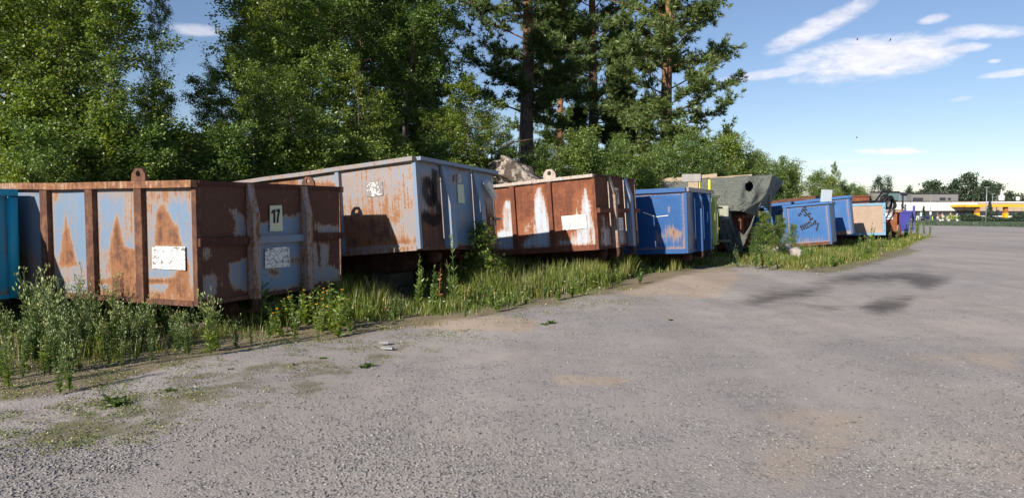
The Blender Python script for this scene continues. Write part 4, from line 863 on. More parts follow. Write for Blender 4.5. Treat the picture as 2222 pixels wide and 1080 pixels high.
def branchy(h, cr, seed, nb=34, t0=.12, elev=(25, 60), twigs=9, per=34, lsize=(.045, .075), lwid=.75, profile=None, trunk_r=.05, lean=.06, spread=.16, droop=.5, sub=None, leafdroop=1.0, top_sparse=0.):
    """Broadleaf tree or bush: trunk and branches in one Geo, leaves in another."""
    r = np.random.default_rng(seed); tr = Geo(); lv = Geo()
    k = 9; zt = np.linspace(0, 1, k); ln = r.normal(0, lean, 2)
    tp_ = np.stack([ln[0]*zt**1.4*h+np.cumsum(r.normal(0, .012*h, k))*zt, ln[1]*zt**1.4*h+np.cumsum(r.normal(0, .012*h, k))*zt, zt*h], 1)
    V, Q = tube_np(tp_, trunk_r*(1-zt*.92), 7); tr.add(V, Q)
    prof = profile or (lambda t_: math.sin(math.pi*min(1, (t_-.02)**.8))**.8+.12)
    LP, LA, LS = [], [], []; g = r.uniform(0, 6)
    for i in range(nb):
        tt = t0+(1-t0)*((i+.5)/nb)**.9; g += 2.4+r.normal(0, .4)
        p0 = np.array([np.interp(tt, zt, tp_[:, j]) for j in range(3)]); ln_ = cr*prof(tt)*r.uniform(.7, 1.15)
        e0 = R(r.uniform(*elev)); d = np.array([math.cos(g)*math.cos(e0), math.sin(g)*math.cos(e0), math.sin(e0)])
        u = np.linspace(0, 1, 6); wob = np.cumsum(r.normal(0, .05*ln_, (6, 3)), 0)*u[:, None]
        bp = p0+d*u[:, None]*ln_+wob; bp[:, 2] -= droop*.35*ln_*u**2
        br = max(.006, trunk_r*.42*(1-tt*.7)); V, Q = tube_np(bp, br*(1-.85*u), 4); tr.add(V, Q)
        for j in range(twigs):
            a = r.uniform(.18, 1.0); q0 = np.array([np.interp(a, u, bp[:, x]) for x in range(3)])
            td = unit(d*.7+r.normal(0, .75, 3)+np.array([0, 0, .25-droop*.5])); tl_ = ln_*r.uniform(.18, .42)+.12
            qe = q0+td*tl_; qe[2] -= droop*.25*tl_
            if j % 2 == 0: V, Q = tube_np(np.array([q0, (q0+qe)/2+r.normal(0, .02, 3), qe]), [.006, .004, .002], 3); tr.add(V, Q)
            m_ = int(per*r.uniform(.6, 1.3)*(1-top_sparse*sm(.7, 1, tt))); w_ = r.uniform(.05, 1, m_)[:, None]
            LP.append(q0*(1-w_)+qe*w_+r.normal(0, spread*.45, (m_, 3))*np.array([1, 1, .8])); ax = td+r.normal(0, .8, (m_, 3)); ax[:, 2] -= .55*leafdroop; LA.append(ax); LS.append(r.uniform(*lsize, m_))
    P_ = np.concatenate(LP); P_[:, 2] = np.maximum(P_[:, 2], .06); V, T = leaf_geo(P_, np.concatenate(LA), np.concatenate(LS), lwid, r); lv.add(V, T)
    return tr, lv
def tree_kind(name, geos, m_trunk, m_leaf):
    tr, lv = geos; root = empty(name); tr.build('trunk', m_trunk, root, True); lv.build('crown', m_leaf, root); return root
PROTOS = []
def proto(root): PROTOS.append(root); return root
def drop_protos():
    for o in PROTOS:
        for ch in list(o.children):
            for g_ in list(ch.children): bpy.data.objects.remove(g_)
            bpy.data.objects.remove(ch)
        bpy.data.objects.remove(o)
def plant(kind, x, y, sc_, label, cat, group, rz=None, name=None, sink=.05, squash=1., tilt=0):
    o = copy_tree(kind); 
    if name: o.name = name
    o.location = (x, y, float(gzn(x, y))-sink); o.scale = (sc_*squash, sc_*squash, sc_); o.rotation_euler = (random.uniform(-tilt, tilt), random.uniform(-tilt, tilt), random.uniform(0, 6.28) if rz is None else rz)
    return tag(o, label, cat, group)

birch = [proto(tree_kind('birch_tree', branchy(7.5, 1.25, 100+i, 40, .08, (30, 62), 9, 36, (.055, .088), .8, trunk_r=.055, droop=.45, profile=lambda t_: .35+.75*math.sin(math.pi*min(1, t_*.95))**.9), MAT['bark_birch'], MAT['leaf_birch'])) for i in range(3)]
bush = [proto(tree_kind('leafy_bush', branchy(3.6, 1.25, 200+i, 30, .03, (35, 70), 10, 34, (.05, .085), .62, trunk_r=.03, droop=.15, lean=.03, profile=lambda t_: 1.0-.55*t_, leafdroop=.3), MAT['bark_twig'], [MAT['leaf_yellow'], MAT['leaf_willow']][i % 2])) for i in range(2)]
alder = [proto(tree_kind('alder_tree', branchy(9, 1.8, 300+i, 44, .12, (15, 55), 10, 36, (.07, .11), .85, trunk_r=.085, droop=.3, profile=lambda t_: .4+.8*math.sin(math.pi*min(1, t_))**.8), MAT['bark_twig'], MAT['leaf_alder'])) for i in range(2)]
tallb = [proto(tree_kind('tall_birch', branchy(15, 2.2, 400+i, 60, .24, (20, 60), 10, 34, (.09, .14), .8, trunk_r=.11, droop=.8, spread=.3, profile=lambda t_: .3+.8*math.sin(math.pi*min(1, t_*.97))**.8), MAT['bark_birch'], MAT['leaf_alder'])) for i in range(2)]
willow = [proto(tree_kind('willow_bush', branchy(3.4, 1.5, 500+i, 34, .02, (45, 78), 10, 36, (.06, .10), .36, trunk_r=.03, droop=.0, lean=.03, profile=lambda t_: 1.05-.6*t_, leafdroop=-.2), MAT['bark_twig'], MAT['leaf_willow'])) for i in range(2)]

def pine(h, cr, seed, t0=.3, nb=46, dark=False, spruce=False):
    r = np.random.default_rng(seed); tr = Geo(); ndl = Geo(); k = 10; zt = np.linspace(0, 1, k)
    tp_ = np.stack([np.cumsum(r.normal(0, .006*h, k)), np.cumsum(r.normal(0, .006*h, k)), zt*h], 1); tp_[0, :2] = 0
    V, Q = tube_np(tp_, (.0175*h)*(1-.85*zt**1.1)+.015, 10); tr.add(V, Q); g = r.uniform(0, 6); TP, TD, TS = [], [], []
    for i in range(nb):
        tt = t0+(1-t0)*((i+.5)/nb); g += 2.4+r.normal(0, .5); p0 = np.array([np.interp(tt, zt, tp_[:, j]) for j in range(3)])
        if spruce: ln_ = cr*(1.02-tt)*r.uniform(.8, 1.1)+.15; e0 = R(-12+35*tt)
        else: ln_ = cr*(math.sin(math.pi*min(1, .22+.76*(tt-t0)/(1-t0)))**.7)*r.uniform(.55, 1.15); e0 = R(r.uniform(-8, 30)+25*tt)
        d = np.array([math.cos(g)*math.cos(e0), math.sin(g)*math.cos(e0), math.sin(e0)]); u = np.linspace(0, 1, 6)
        bp = p0+d*u[:, None]*ln_+np.cumsum(r.normal(0, .05*ln_, (6, 3)), 0)*u[:, None]; bp[:, 2] += (.14 if not spruce else .1)*ln_*(u**2-.6*u)
        V, Q = tube_np(bp, max(.012, .006*h*.55*(1-tt*.6))*(1-.85*u), 5); tr.add(V, Q)
        for j in range(24 if not spruce else 20):
            a = r.uniform(.28 if not spruce else .1, 1.0); q0 = np.array([np.interp(a, u, bp[:, x]) for x in range(3)]); td = unit(d*.6+r.normal(0, .65, 3)*np.array([1, 1, .35])+np.array([0, 0, .18 if not spruce else -.2])); tl_ = ln_*r.uniform(.14, .32)+.12; qe = q0+td*tl_
            V, Q = tube_np(np.array([q0, qe]), [.010, .004], 3); tr.add(V, Q); m_ = int(r.integers(9, 14)); w_ = r.uniform(.15, 1.05, m_)[:, None]
            TP.append(q0*(1-w_)+qe*w_+r.normal(0, .06, (m_, 3))); TD.append(unit(td+r.normal(0, .5, (m_, 3))+np.array([0, 0, .25 if not spruce else 0]))); TS.append(r.uniform(.16, .27, m_))
    P_ = np.repeat(np.concatenate(TP), 9, 0); D_ = np.repeat(np.concatenate(TD), 9, 0); S_ = np.repeat(np.concatenate(TS), 9)
    A = unit(D_+r.normal(0, .62, P_.shape)); side = unit(np.cross(A, r.normal(0, 1, P_.shape)))*.015*(S_/.16)[:, None]
    V = np.stack([P_-side, P_+side, P_+A*S_[:, None]], 1).reshape(-1, 3); ndl.add(V, np.arange(len(V)).reshape(-1, 3))
    return tr, ndl
pines = [proto(tree_kind('pine_tree', pine(16, 3.0, 601+i, .13, 64), MAT['bark_pine'], MAT['needle'])) for i in range(2)]
spruce = [proto(tree_kind('spruce_tree', pine(9, 1.9, 611, .08, 52, spruce=True), MAT['bark_twig'], MAT['needle_dark']))]
print('tree tris', sum(len(o.data.polygons) for o in bpy.data.objects if o.type == 'MESH' and o.name.split('.')[0] in ('crown', 'trunk')))

def behind(px):
    for lim, nm in ((70, 'the cyan container'), (430, 'the rusty container numbered 17'), (900, 'the tilted light blue container'), (1290, 'the red-brown container with the notice'), (1545, 'the bright blue container'), (1680, 'the tarpaulin shelter'), (1790, 'the container with sprayed lettering'), (9999, 'the plywood-panelled container')):
        if px < lim: return nm
def rowpt(s, d): return ROW0+ROWD*s+ROWN*d
# thicket of young birches close behind the near containers
lab_b = 'young birch in the thicket close behind the rusty containers'; gb = 'young birches behind the containers'
for k, (px, Y, sc_) in enumerate([(-70, 11.5, 0.80), (25, 12.2, 0.76), (105, 11.6, 0.66), (170, 13.2, 0.84), (225, 12.2, 0.60), (300, 13.6, 0.42), (355, 14.6, 0.35), (430, 13.4, 0.38), (490, 14.8, 0.46), (545, 13.9, 0.52), (600, 15.5, 0.66), (655, 15.0, 0.55), (-160, 12.4, 0.88), (90, 14.2, 0.92), (140, 15.0, 0.92), (720, 16.2, 0.60), (790, 17.0, 0.55), (560, 17., 0.72), (690, 18, 0.69)]):
    X = (px-CX)/F*Y; plant(birch[k % 3], X, Y, sc_, 'young birch in the thicket behind '+behind(px), 'birch', gb, name='birch_tree', squash=1.15)
# bright leafy bushes at their foot
lab_u = 'light green leafy bush at the foot of the birch thicket'; gu = 'leafy bushes behind the containers'
for k, (px, Y, sc_) in enumerate([(10, 10.9, .72), (120, 10.6, .66), (60, 11.2, .8), (200, 11.3, .72), (270, 11.6, .75), (335, 11.9, .7), (400, 12.4, .72), (460, 12.7, .7), (520, 13.2, .7), (590, 14.2, .76), (650, 14.4, .7), (705, 15, .84), (760, 15.6, .74), (815, 15.8, .66), (870, 16.8, .66), (930, 17.6, .60), (985, 18.4, .66), (1035, 18.2, .46), (840, 17.9, .9), (950, 19.5, .72), (1010, 20.6, .92)]):
    X = (px-CX)/F*Y; plant(bush[k % 2], X, Y, sc_, 'light green leafy bush at the thicket foot behind '+behind(px), 'bush', gu, name='leafy_bush', squash=1.2)
# darker, taller trees behind
lab_t = 'tall dark green birch with white stem rising behind the thicket'; gt = 'tall birches behind the thicket'
for k, (px, Y, sc_) in enumerate([(-120, 19, 0.59), (30, 19.5, 0.63), (110, 21, 0.66), (625, 25, 0.65), (655, 23, 0.66), (670, 26, 0.69), (700, 23.5, 0.63), (755, 25, 0.66), (810, 24, 0.63), (850, 26, 0.66), (880, 25.5, 0.58), (650, 28, 0.69)]):
    X = (px-CX)/F*Y; plant(tallb[k % 2], X, Y, sc_, 'tall birch rising above the thicket behind '+behind(px), 'birch', gt, name='tall_birch', squash=1.35)
lab_a = 'dense dark alder standing between the thicket and the tall birches'; ga = 'alders behind the thicket'
for k, (px, Y, sc_) in enumerate([(-40, 16, 0.74), (70, 17, 0.78), (150, 17.5, 0.70), (560, 18.5, 0.39), (600, 19.5, 0.58), (640, 20, 0.66), (730, 20.5, 0.66), (800, 21, 0.62), (880, 22, 0.70), (915, 22.5, 0.62), (500, 17.5, 0.28), (235, 17, 0.28)]):
    X = (px-CX)/F*Y; plant(alder[k % 2], X, Y, sc_, 'dense dark alder in the wood behind '+behind(px), 'alder', ga, name='alder_tree', squash=1.15)
# pines
for k, (px, Y, sc_, v, lab) in enumerate([(1143, 33, 1.0, 0, 'tall pine with grey-orange trunk just right of the lichen-covered rock'), (1296, 36, 1.02, 1, 'slender pine between the rock-side pine and the lone edge pine'), (1443, 33.5, 1.0, 0, 'big pine at the edge of the wood with bare lower trunk beside open sky'), (1205, 46, .9, 1, 'pine half hidden behind the other pines above the brown container')]):
    X = (px-CX)/F*Y; plant(pines[v], X, Y, sc_, lab, 'pine', 'pines above the containers', name='pine_tree', rz=[.3, 1.9, 3.4, 4.2, 5.5, 2.6][k], squash=[1.12, .9, 1.08, 1, 1, 1][k])
for k, (px, Y, sc_) in enumerate([(1338, 37, .92), (1358, 39, .7), (1262, 40, .6), (860, 29, .8), (920, 30, .7)]):
    X = (px-CX)/F*Y; plant(spruce[0], X, Y, sc_, 'dark young spruce among the trunks behind '+behind(px), 'spruce', 'spruces among the pines', name='spruce_tree')
# bushes under the pines and the long hedge towards the road's end
lab_w = 'rounded willow bush in the hedge behind the blue containers'; gw = 'willow bushes of the hedge'
for k, (px, Y, top) in enumerate([(1090, 21.5, 330), (1150, 23, 345), (1195, 22, 330), (1235, 23, 300), (1280, 24, 305), (1325, 23.5, 320), (1360, 25, 350), (1395, 26, 345), (1430, 27, 335), (1465, 28, 315), (1505, 28, 308), (1545, 29, 318), (1575, 29.5, 310), (1612, 31, 325), (1650, 33, 345), (1690, 36, 355), (1725, 38, 362), (1765, 42, 378), (1800, 46, 388), (1830, 52, 398), (1520, 33, 310), (1590, 34, 320), (1440, 32, 320), (1640, 37, 345), (1710, 41, 368), (1340, 30, 300), (1270, 30, 305), (1855, 60, 408), (1875, 68, 412)]):
    X = (px-CX)/F*Y; zt_ = CH+(HZ-top)/F*Y; sc_ = max(.5, (zt_-float(gz(X, Y)))/3.75)
    plant((willow if k % 3 else bush)[k % 2], X, Y, sc_, 'rounded hedge bush growing behind '+behind(px), 'bush', gw, name='willow_bush', squash=1.2 if sc_ < 1 else 1.05)
plant(birch[1], (1812-CX)/F*50, 50, .62, 'thin young birch poking above the far end of the hedge', 'birch', None, name='birch_sapling', squash=.6)
plant(birch[2], (330-CX)/F*15.8, 15.8, .54, 'slim birch top standing alone in the gap of sky', 'birch', None, name='birch_sapling', squash=.62)

for px, Y, top in ((1018, 20.5, 195), (1062, 22, 250), (965, 20, 235), (1090, 24, 290), (1040, 25, 240), (1180, 27, 300), (1225, 27, 290)):
    X = (px-CX)/F*Y; plant(birch[int(px) % 3], X, Y, (CH+(HZ-top)/F*Y-float(gz(X, Y)))/7.6, 'slender birch sapling beside the lichen-covered rock', 'birch', 'birch saplings round the rock', name='birch_sapling', squash=1.5)
# lichen-covered rock between the bushes and the pine
def rock(name, size, seed, mat, nu=40, nv=24, rough=.35):
    th = np.linspace(0, 2*math.pi, nu, endpoint=False); ph = np.linspace(-.5*math.pi, .5*math.pi, nv); T_, P_ = np.meshgrid(th, ph); D = np.stack([np.cos(T_)*np.cos(P_), np.sin(T_)*np.cos(P_), np.sin(P_)], -1).reshape(-1, 3)
    k = 1+(vnoise(D, 1.6, seed)-.5)*rough*2+(vnoise(D, 5, seed+1)-.5)*rough*.6; q = np.sign(D)*np.abs(D)**.8
    V = q*k[:, None]*np.array(size); i = (np.arange(nv-1)[:, None]*nu+np.arange(nu)[None]).ravel(); j = (np.arange(nv-1)[:, None]*nu+(np.arange(nu)[None]+1) % nu).ravel()
    return mesh_obj(name, V, np.stack([i, j, j+nu, i+nu], 1), mat, smooth=True)
m, t = newmat('lichen_rock'); p = t.obj(); n = t.noise(p, 4, 6, .7); col = t.mix(t.step(n, .46, .56), (.11, .085, .065), (.42, .36, .31)); col = t.mix(t.step(t.noise(p, 11, 5, .7), .52, .66), col, (.055, .045, .035)); b = principled(t, Base_Color=col, Roughness=.95); t.l.new(t.bump(n, 1, .12), b.inputs['Normal']); MAT['rock'] = m
o = rock('rock_outcrop', (.72, .5, .36), 5, MAT['rock']); P0 = at(1116, 378, 20.5); o.location = P0; o.rotation_euler = (0, R(30), R(-8)); tag(o, 'lichen-covered rock slab sloping down behind the red-brown container', 'rock')
o2 = rock('rock_outcrop', (1.0, .8, .8), 9, MAT['rock']); o2.location = (P0[0]+.1, P0[1]+.5, P0[2]-.95); tag(o2, 'dark lower rock carrying the lichen-covered slab', 'rock')
MAT['stone'] = mat_plain('grey_boulder', (.34, .31, .28), .92, 0, .3, 5, .01)
for (px, py, s_, sd_, lab) in [(1690, 553, (.42, .3, .22), 3, 'pale grey boulder at the foot of the leafy bush by the graffiti container'), (1722, 556, (.3, .25, .18), 8, 'smaller grey stone beside the pale boulder'), (1697, 567, (.18, .12, .07), 4, 'flat stone in the grass before the pale boulder')]:
    P0 = ground(px, py); o = rock('boulder', s_, sd_, MAT['stone'], 24, 14); o.location = (P0[0], P0[1], P0[2]+s_[2]*.5); o.rotation_euler = (0, 0, 1.1*sd_); tag(o, lab, 'boulder')
# bare dead stems above the rock
for k, (px, Y, h_) in enumerate([(1118, 24, 2.6), (1122, 24.3, 3.0), (1130, 24.6, 2.7), (1100, 23.6, 2.2)]):
    X = (px-CX)/F*Y; z0 = float(gzn(X, Y)); r_ = np.random.default_rng(k); pts = np.stack([X+np.cumsum(r_.normal(0, .05, 7)), Y+np.cumsum(r_.normal(0, .04, 7)), z0-.05+np.linspace(0, h_, 7)], 1); V, Q = tube_np(pts-pts[0], np.linspace(.03, .006, 7), 5)
    o = mesh_obj('dead_stem', V, Q, MAT['bark_twig'], None, True); o.location = pts[0]; tag(o, 'bare leafless stem rising behind the lichen-covered rock', 'stem', 'bare stems behind the rock')
V, Q = tube_np([(0, 0, 0), (.5, .05, .16), (.95, .05, .24), (1.15, .1, .22)], [.02, .017, .012, .006], 6); o = mesh_obj('fallen_branch', V, Q, MAT['bark_twig'], None, True); o.location = at(1080, 320, 20.6); tag(o, 'pale broken branch lying out from the top of the rock', 'branch')

# ------------------------------------------------------------------ weeds and grass
def weed_mugwort(seed, h=.62, ns=4, buds=True, leafm='leaf_weed', budn=26):
    """Grey-green weed: several stems, narrow leaves below, pale upright bud spikes above."""
    r = np.random.default_rng(seed); g_ = Geo()
    for s_ in range(ns):
        a = r.uniform(0, 6.28); hh = h*r.uniform(.7, 1.08); ex_ = r.uniform(.02, .2)*h; u = np.linspace(0, 1, 6)
        st = np.stack([math.cos(a)*ex_*u**1.3+r.normal(0, .02)*u, math.sin(a)*ex_*u**1.3, hh*u], 1); V, Q = tube_np(st, .0045*(1-.6*u), 4); g_.add(V, Q, 0)
        n = 26; tt = r.uniform(.08, .85, n); P0 = np.stack([np.interp(tt, u, st[:, j]) for j in range(3)], 1); th = r.uniform(0, 6.28, n); A = np.stack([np.cos(th), np.sin(th), r.uniform(.1, .9, n)], 1)
        V, T = leaf_geo(P0, A, r.uniform(.04, .085, n)*(1.15-tt*.5), .26, r); g_.add(V, T, 1)
        if buds:
            nb_ = 6; tt = r.uniform(.55, 1, nb_)
            for q in tt:
                p0 = np.array([np.interp(q, u, st[:, j]) for j in range(3)]); th = r.uniform(0, 6.28); d = np.array([math.cos(th)*.55, math.sin(th)*.55, .8]); ln_ = r.uniform(.03, .12)*(1.2-q*.5); pe = p0+d*ln_
                V, Q = tube_np(np.array([p0, pe]), [.002, .0018], 3); g_.add(V, Q, 0)
                m_ = 3; V, T = leaf_geo(np.repeat(pe[None], m_, 0)+r.normal(0, .007, (m_, 3)), np.array([0, 0, 1.])+d*.3+r.normal(0, .28, (m_, 3)), r.uniform(.018, .034, m_), .38, r, .4); g_.add(V, T, 2)
    return g_.build('weed_plant', [MAT['leaf_weed'], MAT[leafm], MAT['bud']])
def weed_shoot(seed, h=.8, ns=3, leaf=(.07, .12), wid=.36, mat='leaf_willow', ang=.8, name='willow_shoot', n=34, stem='leaf_weed'):
    r = np.random.default_rng(seed); g_ = Geo()
    for s_ in range(ns):
        a = r.uniform(0, 6.28); hh = h*(1 if s_ == 0 else r.uniform(.5, .85)); ex_ = r.uniform(.05, .3)*h*(s_ > 0); u = np.linspace(0, 1, 7); st = np.stack([math.cos(a)*ex_*u**1.2, math.sin(a)*ex_*u**1.2, hh*u], 1); V, Q = tube_np(st, .007*(1-.7*u), 5); g_.add(V, Q, 0)
        tt = np.sort(r.uniform(.12, 1, n)); P0 = np.stack([np.interp(tt, u, st[:, j]) for j in range(3)], 1); th = np.arange(n)*2.4+r.normal(0, .2, n); A = np.stack([np.cos(th), np.sin(th), np.full(n, ang)+tt*.6], 1); V, T = leaf_geo(P0, A, r.uniform(*leaf, n)*(1.1-.5*tt), wid, r, .3); g_.add(V, T, 1)
    return g_.build(name, [MAT[stem], MAT[mat]])
def weed_flower(seed, h=.5, petal='petal_y', nf=2):
    r = np.random.default_rng(seed); g_ = Geo()
    for s_ in range(7):
        a = r.uniform(0, 6.28); hh = h*r.uniform(.65, 1.1); ex_ = r.uniform(.05, .3)*h; u = np.linspace(0, 1, 5); st = np.stack([math.cos(a)*ex_*u, math.sin(a)*ex_*u, hh*u], 1); V, Q = tube_np(st, .004*(1-.5*u), 4); g_.add(V, Q, 0)
        n = 24; tt = r.uniform(.05, .95, n); P0 = np.stack([np.interp(tt, u, st[:, j]) for j in range(3)], 1); th = r.uniform(0, 6.28, n); V, T = leaf_geo(P0, np.stack([np.cos(th), np.sin(th), r.uniform(0, .9, n)], 1), r.uniform(.05, .10, n)*(1.15-.6*tt), .42, r); g_.add(V, T, 1)
        if s_ < nf:
            m_ = 14; th = np.linspace(0, 6.28, m_); V, T = leaf_geo(np.repeat(st[-1:], m_, 0), np.stack([np.cos(th), np.sin(th), np.full(m_, .35)], 1), np.full(m_, .022), .5, r); g_.add(V, T, 2)
    return g_.build('flowering_weed', [MAT['leaf_weed'], MAT['leaf_yellow'], MAT[petal]])
def rosette(seed, rad=.095, n=18, wid=.42, mat='leaf_weed', lift=.5):
    r = np.random.default_rng(seed); g_ = Geo(); th = np.arange(n)*2.4; A = np.stack([np.cos(th), np.sin(th), r.uniform(.1, lift*2, n)], 1); V, T = leaf_geo(np.tile([0, 0, .005], (n, 1)), A, r.uniform(.6, 1, n)*rad, wid, r, .25, .1); g_.add(V, T, 0); return g_.build('leaf_rosette', [MAT[mat]])
def proto1(o): PROTOS.append(o); return o
mug = [proto1(weed_mugwort(700+i, .6, 5)) for i in range(4)]; mugy = [proto1(weed_mugwort(720+i, .5, 6, leafm='leaf_yellow')) for i in range(2)]
dock = [proto1(weed_shoot(740+i, .62, 4, (.12, .19), .42, 'leaf_dock', .35, 'broad_leaf_weed', 22)) for i in range(3)]
flow = [proto1(weed_flower(760+i)) for i in range(2)]; shoot = [proto1(weed_shoot(780+i, .75, 4)) for i in range(2)]; fire = proto1(weed_shoot(790, 1.05, 2, (.09, .16), .2, 'leaf_willow', .9, 'willowherb', 44)); redw = proto1(weed_shoot(795, .6, 1, (.05, .08), .5, 'redstem', .4, 'reddish_weed', 20, 'redstem'))
ros = [proto1(rosette(800+i)) for i in range(2)]
def put(kind, px, py, sc_, label, cat, group, name, tilt=.08):
    P0 = ground(px, py); return plant(kind, P0[0], P0[1], sc_, label, cat, group, name=name, sink=.01, tilt=tilt)
r = np.random.default_rng(55)
lab_m = 'grey-green weed with pale bud spikes on the gravel edge by the container numbered 17'; gm = 'bud-topped weeds by the first container'
poly = [(-60, 700), (60, 668), (210, 690), (330, 706), (470, 735), (520, 722), (560, 742), (470, 768), (380, 772), (300, 800), (200, 812), (160, 840), (90, 815), (-60, 855)]
cnt = 0
while cnt < 120:
    px, py = r.uniform(-60, 560), r.uniform(665, 855)
    if pip([(px, py)], poly)[0] < 0: continue
    ed_ = float(veg_edge(px)-py); 
    if px > 330 and r.uniform() < .35: continue
    if px < 75 and py < 735: continue
    sc_ = (.55+.55*float(sm(10, 110, ed_)))*r.uniform(.75, 1.2)*(.62 if px < 75 else (1.0 if px < 200 else .85))
    yl = r.uniform() >= .72; wh = 'beside the cyan container' if px < 60 else ('before the left panels of the container numbered 17' if px < 210 else ('before the noticed panel of the container numbered 17' if px < 430 else 'at the corner of the container numbered 17'))
    put(mugy[cnt % 2] if yl else mug[cnt % 4], px, py, sc_, ('yellowish' if yl else 'grey-green')+' bud-topped weed '+wh, 'weed', gm, 'weed_plant'); cnt += 1
for px, py, s_ in ((458, 770, 1.12), (466, 760, .95), (150, 845, .7), (20, 840, .8), (130, 852, .55), (640, 735, .55), (700, 722, .55), (690, 736, .4)): put(mugy[0], px, py, s_, lab_m, 'weed', gm, 'weed_plant')
for k in range(34): px = r.uniform(85, 430); py = 655+px*.06+r.uniform(0, 40); put(dock[k % 3], px, py, r.uniform(.75, 1.15)*(1.15 if px < 220 else .85), 'broad-leaved dark green weed at the foot of the container numbered 17', 'weed', 'broad-leaved weeds below the first container', 'broad_leaf_weed')
for k, (px, py) in enumerate([(560, 700), (585, 690), (575, 712), (205, 665), (180, 650), (95, 660), (110, 655)]): put(dock[k % 3], px, py, .9, 'broad-leaved dark green weed at the foot of the container numbered 17', 'weed', 'broad-leaved weeds below the first container', 'broad_leaf_weed')
for k, (px, py, s_) in enumerate([(612, 708, .8), (640, 716, .95), (662, 706, 1.0), (655, 690, 1.05), (690, 715, .9), (718, 720, 1.15), (740, 708, .8), (705, 700, .9), (600, 722, .7), (735, 728, .8)]): put(flow[k % 2], px, py, s_, 'bright green weed with orange flowers in front of the numbered end', 'weed', 'orange-flowered weeds', 'flowering_weed')
put(shoot[0], 905, 668, 1.0, 'leafy willow shoot standing in the grass before the tilted container', 'shoot', None, 'willow_shoot'); put(shoot[1], 940, 672, .8, 'lower leafy willow shoot right of the taller willow shoot', 'shoot', None, 'willow_shoot')
put(fire, 988, 668, 1.0, 'tall narrow-leaved willowherb before the tilted container', 'weed', None, 'willowherb'); put(redw, 952, 655, 1.0, 'thin weed with reddish top beside the tall willowherb', 'weed', None, 'reddish_weed')
for k, (px, py, s_) in enumerate([(1175, 640, .75), (1150, 655, .55), (1225, 632, .6), (1010, 690, .45), (870, 690, .5)]): put(mug[k % 4], px, py, s_, 'grey-green bud-topped weed in the grass before the red-brown container', 'weed', 'weeds before the red-brown container', 'weed_plant')
sap = proto(tree_kind('sapling', branchy(1.15, .42, 850, 26, .05, (20, 65), 6, 9, (.05, .085), .78, trunk_r=.012, droop=.4, spread=.08, profile=lambda t_: 1.05-.6*t_), MAT['bark_twig'], MAT['leaf_birch']))
P0 = ground(1058, 640); plant(sap, P0[0], P0[1], .95, 'small birch sapling leaning between the tilted and the red-brown container', 'sapling', None, name='birch_sapling'); P0 = ground(1030, 632); plant(sap, P0[0], P0[1], .8, 'low birch sapling beside the leaning sapling at the tilted container', 'sapling', None, name='birch_sapling')
for k, (px, py, s_) in enumerate([(1662, 562, .34), (1690, 558, .31), (1716, 550, .25), (1640, 562, .24)]):
    P0 = ground(px, py); plant(bush[k % 2], P0[0], P0[1], s_, 'leafy green bush growing before the container with sprayed lettering', 'bush', 'bushes before the graffiti container', name='leafy_bush', squash=1.2)
for k, (px, py, s_) in enumerate([(22, 700, .45), (45, 690, .5), (5, 690, .5)]):
    P0 = ground(px, py); P0 = at(px, 600, 9.2 if k < 2 else 9.0); plant(bush[k % 2], P0[0], P0[1]+.25, s_, 'leafy bush squeezed between the cyan and the rusty numbered container', 'bush', 'bushes between the first containers', name='leafy_bush')
for k, (px, py, s_) in enumerate([(1880, 552, 1.2), (1890, 545, 1.3), (1905, 548, 1.0), (1862, 556, .9), (1760, 570, .9), (1740, 574, .8), (1600, 580, .8), (1640, 582, .9), (1655, 580, 1.1), (1670, 585, .9), (1930, 535, 1.1), (1945, 530, .9), (1975, 515, 1.6), (1990, 512, 1.8), (2005, 510, 1.6), (1965, 520, 1.3), (2018, 508, 1.2)]): put([mug[k % 4], shoot[k % 2]][k % 2], px, py, s_, 'green weed tuft at the yard edge beside the far blue containers', 'weed', 'weeds by the far containers', 'weed_plant')
for k, (px, py, s_) in enumerate([(1196, 700, 1.0), (1182, 702, .8), (800, 792, .9), (790, 795, .8), (252, 880, 1.1), (262, 872, 1.0), (240, 868, .9), (700, 775, .6), (1455, 694, .6), (500, 800, .5), (640, 790, .5), (370, 850, .7)]): put(ros[k % 2], px, py, s_, 'low leaf rosette growing out of the open gravel', 'plant', 'leaf rosettes in the gravel', 'leaf_rosette')

low = [proto1(weed_shoot(870+i, .26, 6, (.035, .065), .5, ['leaf_yellow', 'leaf_willow'][i], .5, 'leafy_weed', 16)) for i in range(2)]
for k in range(120):
    px = r.uniform(560, 1980); py = float(veg_edge(px))-abs(r.normal(0, 1))*28*(1 if px < 1400 else .4)-3
    if 1400 < px < 1590 or (860 < px < 1130 and py > 676): continue
    put(low[k % 2], px, py, r.uniform(.5, 1.25)*(1.0 if px < 1400 else 1.2), 'low leafy green weed among the grass along the containers', 'weed', 'leafy weeds in the grass', 'leafy_weed')
def in_sand(U): return np.maximum(pip(U, [(1400, 590), (1560, 580), (1600, 600), (1540, 632), (1400, 640), (1290, 622)]), pip(U, [(860, 684), (1000, 676), (1130, 690), (1100, 706), (880, 706)]))
